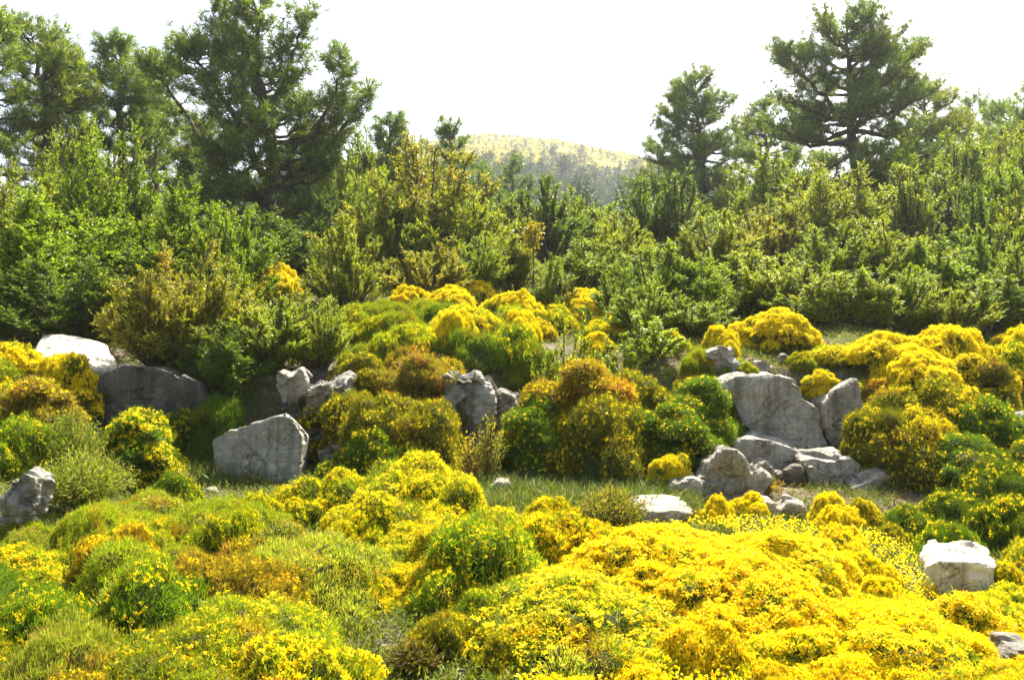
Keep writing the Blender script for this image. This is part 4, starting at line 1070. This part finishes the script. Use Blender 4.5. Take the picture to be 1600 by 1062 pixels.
for (word, side, an), fs in byl.items():
    fs.sort(key=lambda f: f[3])
    for k, (x, y, z, px, row, w, h, tint, fl, wd) in enumerate(fs):
        n = len(fs)
        if n == 1: lab = f'{word} broom cushion {side} {an}'
        elif n == 2: lab = f'{("left", "right")[k]} of two {word} brooms {side} {an}'
        else: lab = f'{word} broom {side} {an}, ' + ('leftmost' if k == 0 else 'rightmost' if k == n - 1 else ORD[min(k, 13)] + ' from left')
        size = ('wide' if w > 1.0 else 'low') if h / w < .36 else ('big' if w > 1.25 else 'mid')
        nb[0] += 1
        b = BROOM[size][nb[0] % len(BROOM[size])]
        s = w / b['w']; sz = (h + .05) / b['h']
        cj = 1 + .16 * math.sin(nb[0] * 12.9)
        parts = [('woody_base', b['core'], CORET.get(tint, (1, 1, 1))), ('foliage', b['fol'], tuple(q * cj for q in TINT[tint]))]
        if fl:
            k1 = g.uniform(0, 1); parts.append(('blossoms', b['fl'][fl], (1 - .12 * k1 * (k1 > .6), 1 - .25 * k1 ** 2, 1)))
        thing('broom_shrub', parts, (x, y, z - .05), (s * g.uniform(.85, 1.15), s * g.uniform(.85, 1.1), sz), (nb[0] * 2.4) % 6.28, lab, 'shrub', 'broom cushions carpeting the near slope')

# ------------------------------------------------------------------ small things
# stem with a dead brown top
sm, lm = MB(), MB()
h = 1.35
tube(sm, [(0, 0, -.05), (.02, 0, h * .5), (0, .02, h)], [.02, .016, .008], 6)
g = np.random.default_rng(31)
P = np.array([0, 0, h * .92]) + g.normal(size=(500, 3)) * np.array([  .07, .07, .12])
leaves(lm, P, g.normal(size=(500, 3)) + np.array([0, 0, .8]), .07, .03, rng=g)
x = X(832, 16.2); z = gz(x, 16.2); s = (Zp(345, 16.2) - z) / 1.5
thing('withered_sapling', [('stem', sm.mesh('sapling_stem', M_STEM), (1, 1, 1)), ('dry_leaves', lm.mesh('sapling_leaves', M_BOX), (1.0, .75, 1.1))], (x, 16.2, z), (s, s, s), 0,
      'thin bare stem with a dead brown top above the terrace', 'sapling')
# reddish fine tuft and similar dry tufts
def tuft(px, yt, wpx, Y, col, label, n=1500, seed=1, name='dry_tuft', lean=.6):
    g = np.random.default_rng(seed)
    x = X(px, Y); z = gz(x, Y); w = wpx / F * Y; h = max(.15, Zp(yt, Y) - z)
    mb, ms = MB(), MB()
    a = g.uniform(0, 6.283, n); f = g.uniform(0, 1, n) ** .6; t = g.uniform(.25, 1, n)
    dirs = np.stack([np.cos(a) * f * w * .5, np.sin(a) * f * w * .5, h * (1 - .45 * f ** 2) * g.uniform(.7, 1.05, n)], 1)
    P = dirs * t[:, None]
    leaves(mb, P, unit(dirs) + g.normal(size=(n, 3)) * .9, .045 * g.uniform(.6, 1.4, n), .012, rng=g)
    for k in range(0, n, max(1, n // 60)):
        tube(ms, [(0, 0, -.03), dirs[k] * .5 + np.array([0, 0, .02]), dirs[k]], [.008, .005, .002], 3)
    return thing(name, [('stem', ms.mesh('tuft_stems', M_STEM), (1.2, 1, .9)), ('foliage', mb.mesh('tuft_foliage', M_SPINE), col)], (x, Y, z), label=label, cat='plant')
tuft(955, 760, 120, 7.7, (.95, .78, 2.0), 'fine reddish brown tuft beside the flat white stone', 5500, 1)
tuft(765, 640, 60, 9.5, (1.5, 1.3, 1.6), 'pale feathery plant at the edge of the grassy hollow', 900, 2)
tuft(735, 675, 50, 9.4, (2.2, 1.5, 2.5), 'straw coloured dry plant below the hanging brooms', 700, 3)
tuft(655, 540, 110, 11.4, (2.2, 1.3, 2.2), 'dry brown twiggy tuft on top of the hanging broom', 2200, 4)
tuft(650, 1005, 90, 4.75, (.55, .40, .9), 'dull brown litter tuft on the bare soil', 1400, 5)
tuft(880, 1005, 80, 4.2, (1.6, 1.5, 2.4), 'pale green sprig at the bottom edge of the golden carpet', 700, 6)
tuft(60, 960, 120, 4.9, (1.5, 1.4, 2.4), 'pale wispy plant near the bottom left stone', 1600, 7)
tuft(130, 700, 170, 8.2, (1.0, .98, 1.9), 'pale feathery shrub right of the lichen stone', 9000, 11, name='feathery_shrub')
tuft(105, 640, 130, 9.2, (.8, .85, 1.9), 'greyish feathery shrub between lime broom and orange yellow one', 7000, 12, name='feathery_shrub')
tuft(440, 815, 120, 6.3, (.9, .82, 1.8), 'dull feathery shrub in the middle of the near left slope', 8000, 13, name='feathery_shrub')
tuft(540, 850, 150, 5.8, (1.0, .98, 1.9), 'pale feathery shrub below the round dark green cushion', 9000, 14, name='feathery_shrub')
tuft(330, 985, 130, 4.8, (1.0, 1.0, 1.9), 'pale feathery shrub near the bottom edge left of the bare soil', 8000, 15, name='feathery_shrub')
tuft(888, 432, 70, 15.2, (.7, .5, 1.0), 'bare grey twigs beside the small yellow terrace broom', 160, 16, name='dry_branches')
tuft(1195, 742, 60, 9.3, (1.2, .75, .9), 'rusty dry tuft between the rocks beside the pointed boulder', 700, 8)
tuft(175, 905, 60, 5.2, (1.6, 1.5, 2.6), 'pale silvery tuft in the lower left slope', 700, 9)

def scatter(n, test, seed, y0, y1, wide=.62):
    g = np.random.default_rng(seed)
    y = y0 + (y1 - y0) * g.uniform(0, 1, n); x = g.uniform(-1, 1, n) * (wide * y + .5)
    z = G(x, y); px = CX + F * x / y; row = CY - F * (z - EYE) / y
    k = test(px, row, x, y)
    return x[k], y[k], z[k], g
# grass
gr = MB()
def blades(x, y, z, g, L, W, bend=.5):
    P = np.stack([x, y, z - .02], 1)
    D = g.normal(size=P.shape) * bend + np.array([0, 0, 1.0])
    L = L * g.uniform(.5, 1.25, len(x))
    D = unit(D); S = unit(np.cross(D, g.normal(size=P.shape)))
    B = unit(g.normal(size=P.shape) * np.array([1, 1, .1]))
    m = P + D * L[:, None] * .6; t = P + D * L[:, None] + B * L[:, None] * .22 - np.array([0, 0, 1]) * L[:, None] * .08
    W = W * g.uniform(.6, 1.3, len(x))[:, None]
    v = np.stack([P - S * W * .5, P + S * W * .5, m + S * W * .38, m - S * W * .38, t], 1)
    n = len(x); b = np.arange(n)[:, None] * 5
    gr.add(v, quads=b + np.array([[0, 1, 2, 3]]), tris=b + np.array([[3, 2, 4]]))
x, y, z, g = scatter(120000, lambda p, r, x, y: (p > 700) & (p < 1090) & (y > 8.2) & (vnoise(x * 2, y * 2, seed=4) > -.55), 41, 8.2, 11.1)
blades(x, y, z, g, .22, .011)
x, y, z, g = scatter(60000, lambda p, r, x, y: (p > 200) & (p < 420) & (vnoise(x * 2, y * 2, seed=5) > -.6), 42, 9.6, 12.0)
blades(x, y, z, g, .26, .011)
x, y, z, g = scatter(90000, lambda p, r, x, y: (p > 520) & (p < 900) & (vnoise(x * 1.5, y * 1.5, seed=6) > -.2), 43, 11.6, 15)
blades(x, y, z, g, .13, .012)
x, y, z, g = scatter(70000, lambda p, r, x, y: vnoise(x * 1.2, y * 1.2, seed=7) > .15, 44, 3.4, 9)
blades(x, y, z, g, .09, .007)
x, y, z, g = scatter(60000, lambda p, r, x, y: (p > 1000) & (p < 1600) & (vnoise(x * 2.4, y * 2.4, seed=16) > .05), 51, 7.6, 12.5)
blades(x, y, z, g, .14, .009)
tag(link('grass', gr.mesh('grass', M_GRASS)), 'green and straw coloured grass in the hollow and on the terrace', 'grass', kind='stuff')
# low herbs and moss between the cushions
hb = MB()
x, y, z, g = scatter(260000, lambda p, r, x, y: (vnoise(x * 1.6, y * 1.6, seed=8) > -.45) & ~((p > 1030) & (p < 1440) & (y > 8.4) & (y < 11.3)), 45, 3.3, 14)
P = np.stack([x, y, z - .01 + .07 * g.uniform(0, 1, len(x)) ** 2], 1)
leaves(hb, P, g.normal(size=P.shape) + np.array([0, 0, .9]), .045 * g.uniform(.6, 1.4, len(x)), .014, rng=g)
x, y, z, g = scatter(60000, lambda p, r, x, y: vnoise(x * .9, y * .9, seed=8) > -.6, 46, 14, 32, .66)
P = np.stack([x, y, z - .01 + .25 * g.uniform(0, 1, len(x)) ** 2], 1)
leaves(hb, P, g.normal(size=P.shape) + np.array([0, 0, .9]), .12 * g.uniform(.6, 1.4, len(x)), .045, rng=g)
tag(link('ground_cover', hb.mesh('ground_cover', M_HERB)), 'low green herbs and litter covering the soil', 'ground cover', kind='stuff')

lt = MB()
x, y, z, g = scatter(45000, lambda p, r, x, y: (p > 1000) & (p < 1480) & (y > 7.8) & (y < 12.5), 48, 7.8, 12.5)
P = np.stack([x, y, z + .03 * g.uniform(0, 1, len(x)) ** 2], 1)
leaves(lt, P, g.normal(size=P.shape) + np.array([0, 0, .4]), .05 * g.uniform(.5, 1.6, len(x)), .014, rng=g)
o = tag(link('leaf_litter', lt.mesh('leaf_litter', M_HERB), None, (1.15, .75, 1.0)), 'brown dry litter between the rocks of the steps', 'litter', kind='stuff')

fc = MB()
def goldmask(p, r, x, y):
    return np.array([inpoly(u, v, GOLD) and not any(inpoly(u, v, k) for k in KEEP) for u, v in zip(p, r - 10)]) & (vnoise(x * 3, y * 3, seed=12) > -.3)
x, y, z, g = scatter(60000, goldmask, 49, 3.6, 8.2)
P = np.stack([x, y, z + .10 * g.uniform(.2, 1, len(x))], 1)
leaves(fc, P, g.normal(size=P.shape) + np.array([0, 0, .8]), .024 * g.uniform(.6, 1.4, len(x)), .022, rng=g)
tag(link('fallen_blossom', fc.mesh('fallen_blossom', M_FLOWER)), 'yellow petals and low blossom between the golden brooms', 'blossom', kind='stuff')

# ------------------------------------------------------------------ air
bm = bmesh.new(); bmesh.ops.create_cube(bm, size=1)
me = bpy.data.meshes.new('haze'); bm.to_mesh(me); bm.free()
hz = link('haze', me); hz.scale = (1000, 880, 140); hz.location = (0, 380, 140 / 2 - 15)
tag(hz, 'pale haze that fades the far hill', 'haze', kind='stuff')
hm, nt, N, L = new_mat('haze_air')
pv = N('ShaderNodeVolumePrincipled'); pv.inputs['Color'].default_value = (.93, .96, 1, 1); pv.inputs['Density'].default_value = HAZE
pv.inputs['Anisotropy'].default_value = .45
o = N('ShaderNodeOutputMaterial'); L(pv.outputs[0], o.inputs['Volume'])
me.materials.append(hm)

# ------------------------------------------------------------------ light, camera
w = bpy.data.worlds.new('World'); scene.world = w; w.use_nodes = True
nt = w.node_tree
sky = nt.nodes.new('ShaderNodeTexSky'); sky.sky_type = 'NISHITA'; sky.sun_disc = False
sky.sun_elevation = math.radians(SUN_EL); sky.sun_rotation = math.radians(SUN_AZ)
sky.air_density = 1.0; sky.dust_density = 4.5
bg = nt.nodes['Background']; nt.links.new(sky.outputs[0], bg.inputs[0]); bg.inputs[1].default_value = SKY
s = bpy.data.lights.new('sun', 'SUN'); s.energy = SUN; s.angle = math.radians(.55); s.color = (1, .95, .86)
so = bpy.data.objects.new('sun', s); COL.objects.link(so)
az, el = math.radians(SUN_AZ), math.radians(SUN_EL)
d = Vector((math.sin(az) * math.cos(el), math.cos(az) * math.cos(el), math.sin(el)))
so.rotation_euler = d.to_track_quat('Z', 'Y').to_euler(); so.location = d * 50
cam = bpy.data.cameras.new('camera'); cam.sensor_width = 36; cam.lens = 36 * F / 1600; cam.clip_end = 3000; cam.clip_start = .05
co = bpy.data.objects.new('camera', cam); COL.objects.link(co); co.location = (0, 0, EYE); co.rotation_euler = (math.radians(90), 0, 0)
scene.camera = co
vs = scene.view_settings
vs.view_transform = 'Standard'; vs.look = 'None'; vs.gamma = 1; vs.use_curve_mapping = False; vs.exposure = EXPO
c = scene.cycles
c.max_bounces = 7; c.diffuse_bounces = 4; c.glossy_bounces = 2; c.transmission_bounces = 4; c.volume_bounces = 0; c.transparent_max_bounces = 4
c.use_denoising = True
try: c.denoiser = 'OPENIMAGEDENOISE'
except Exception: pass
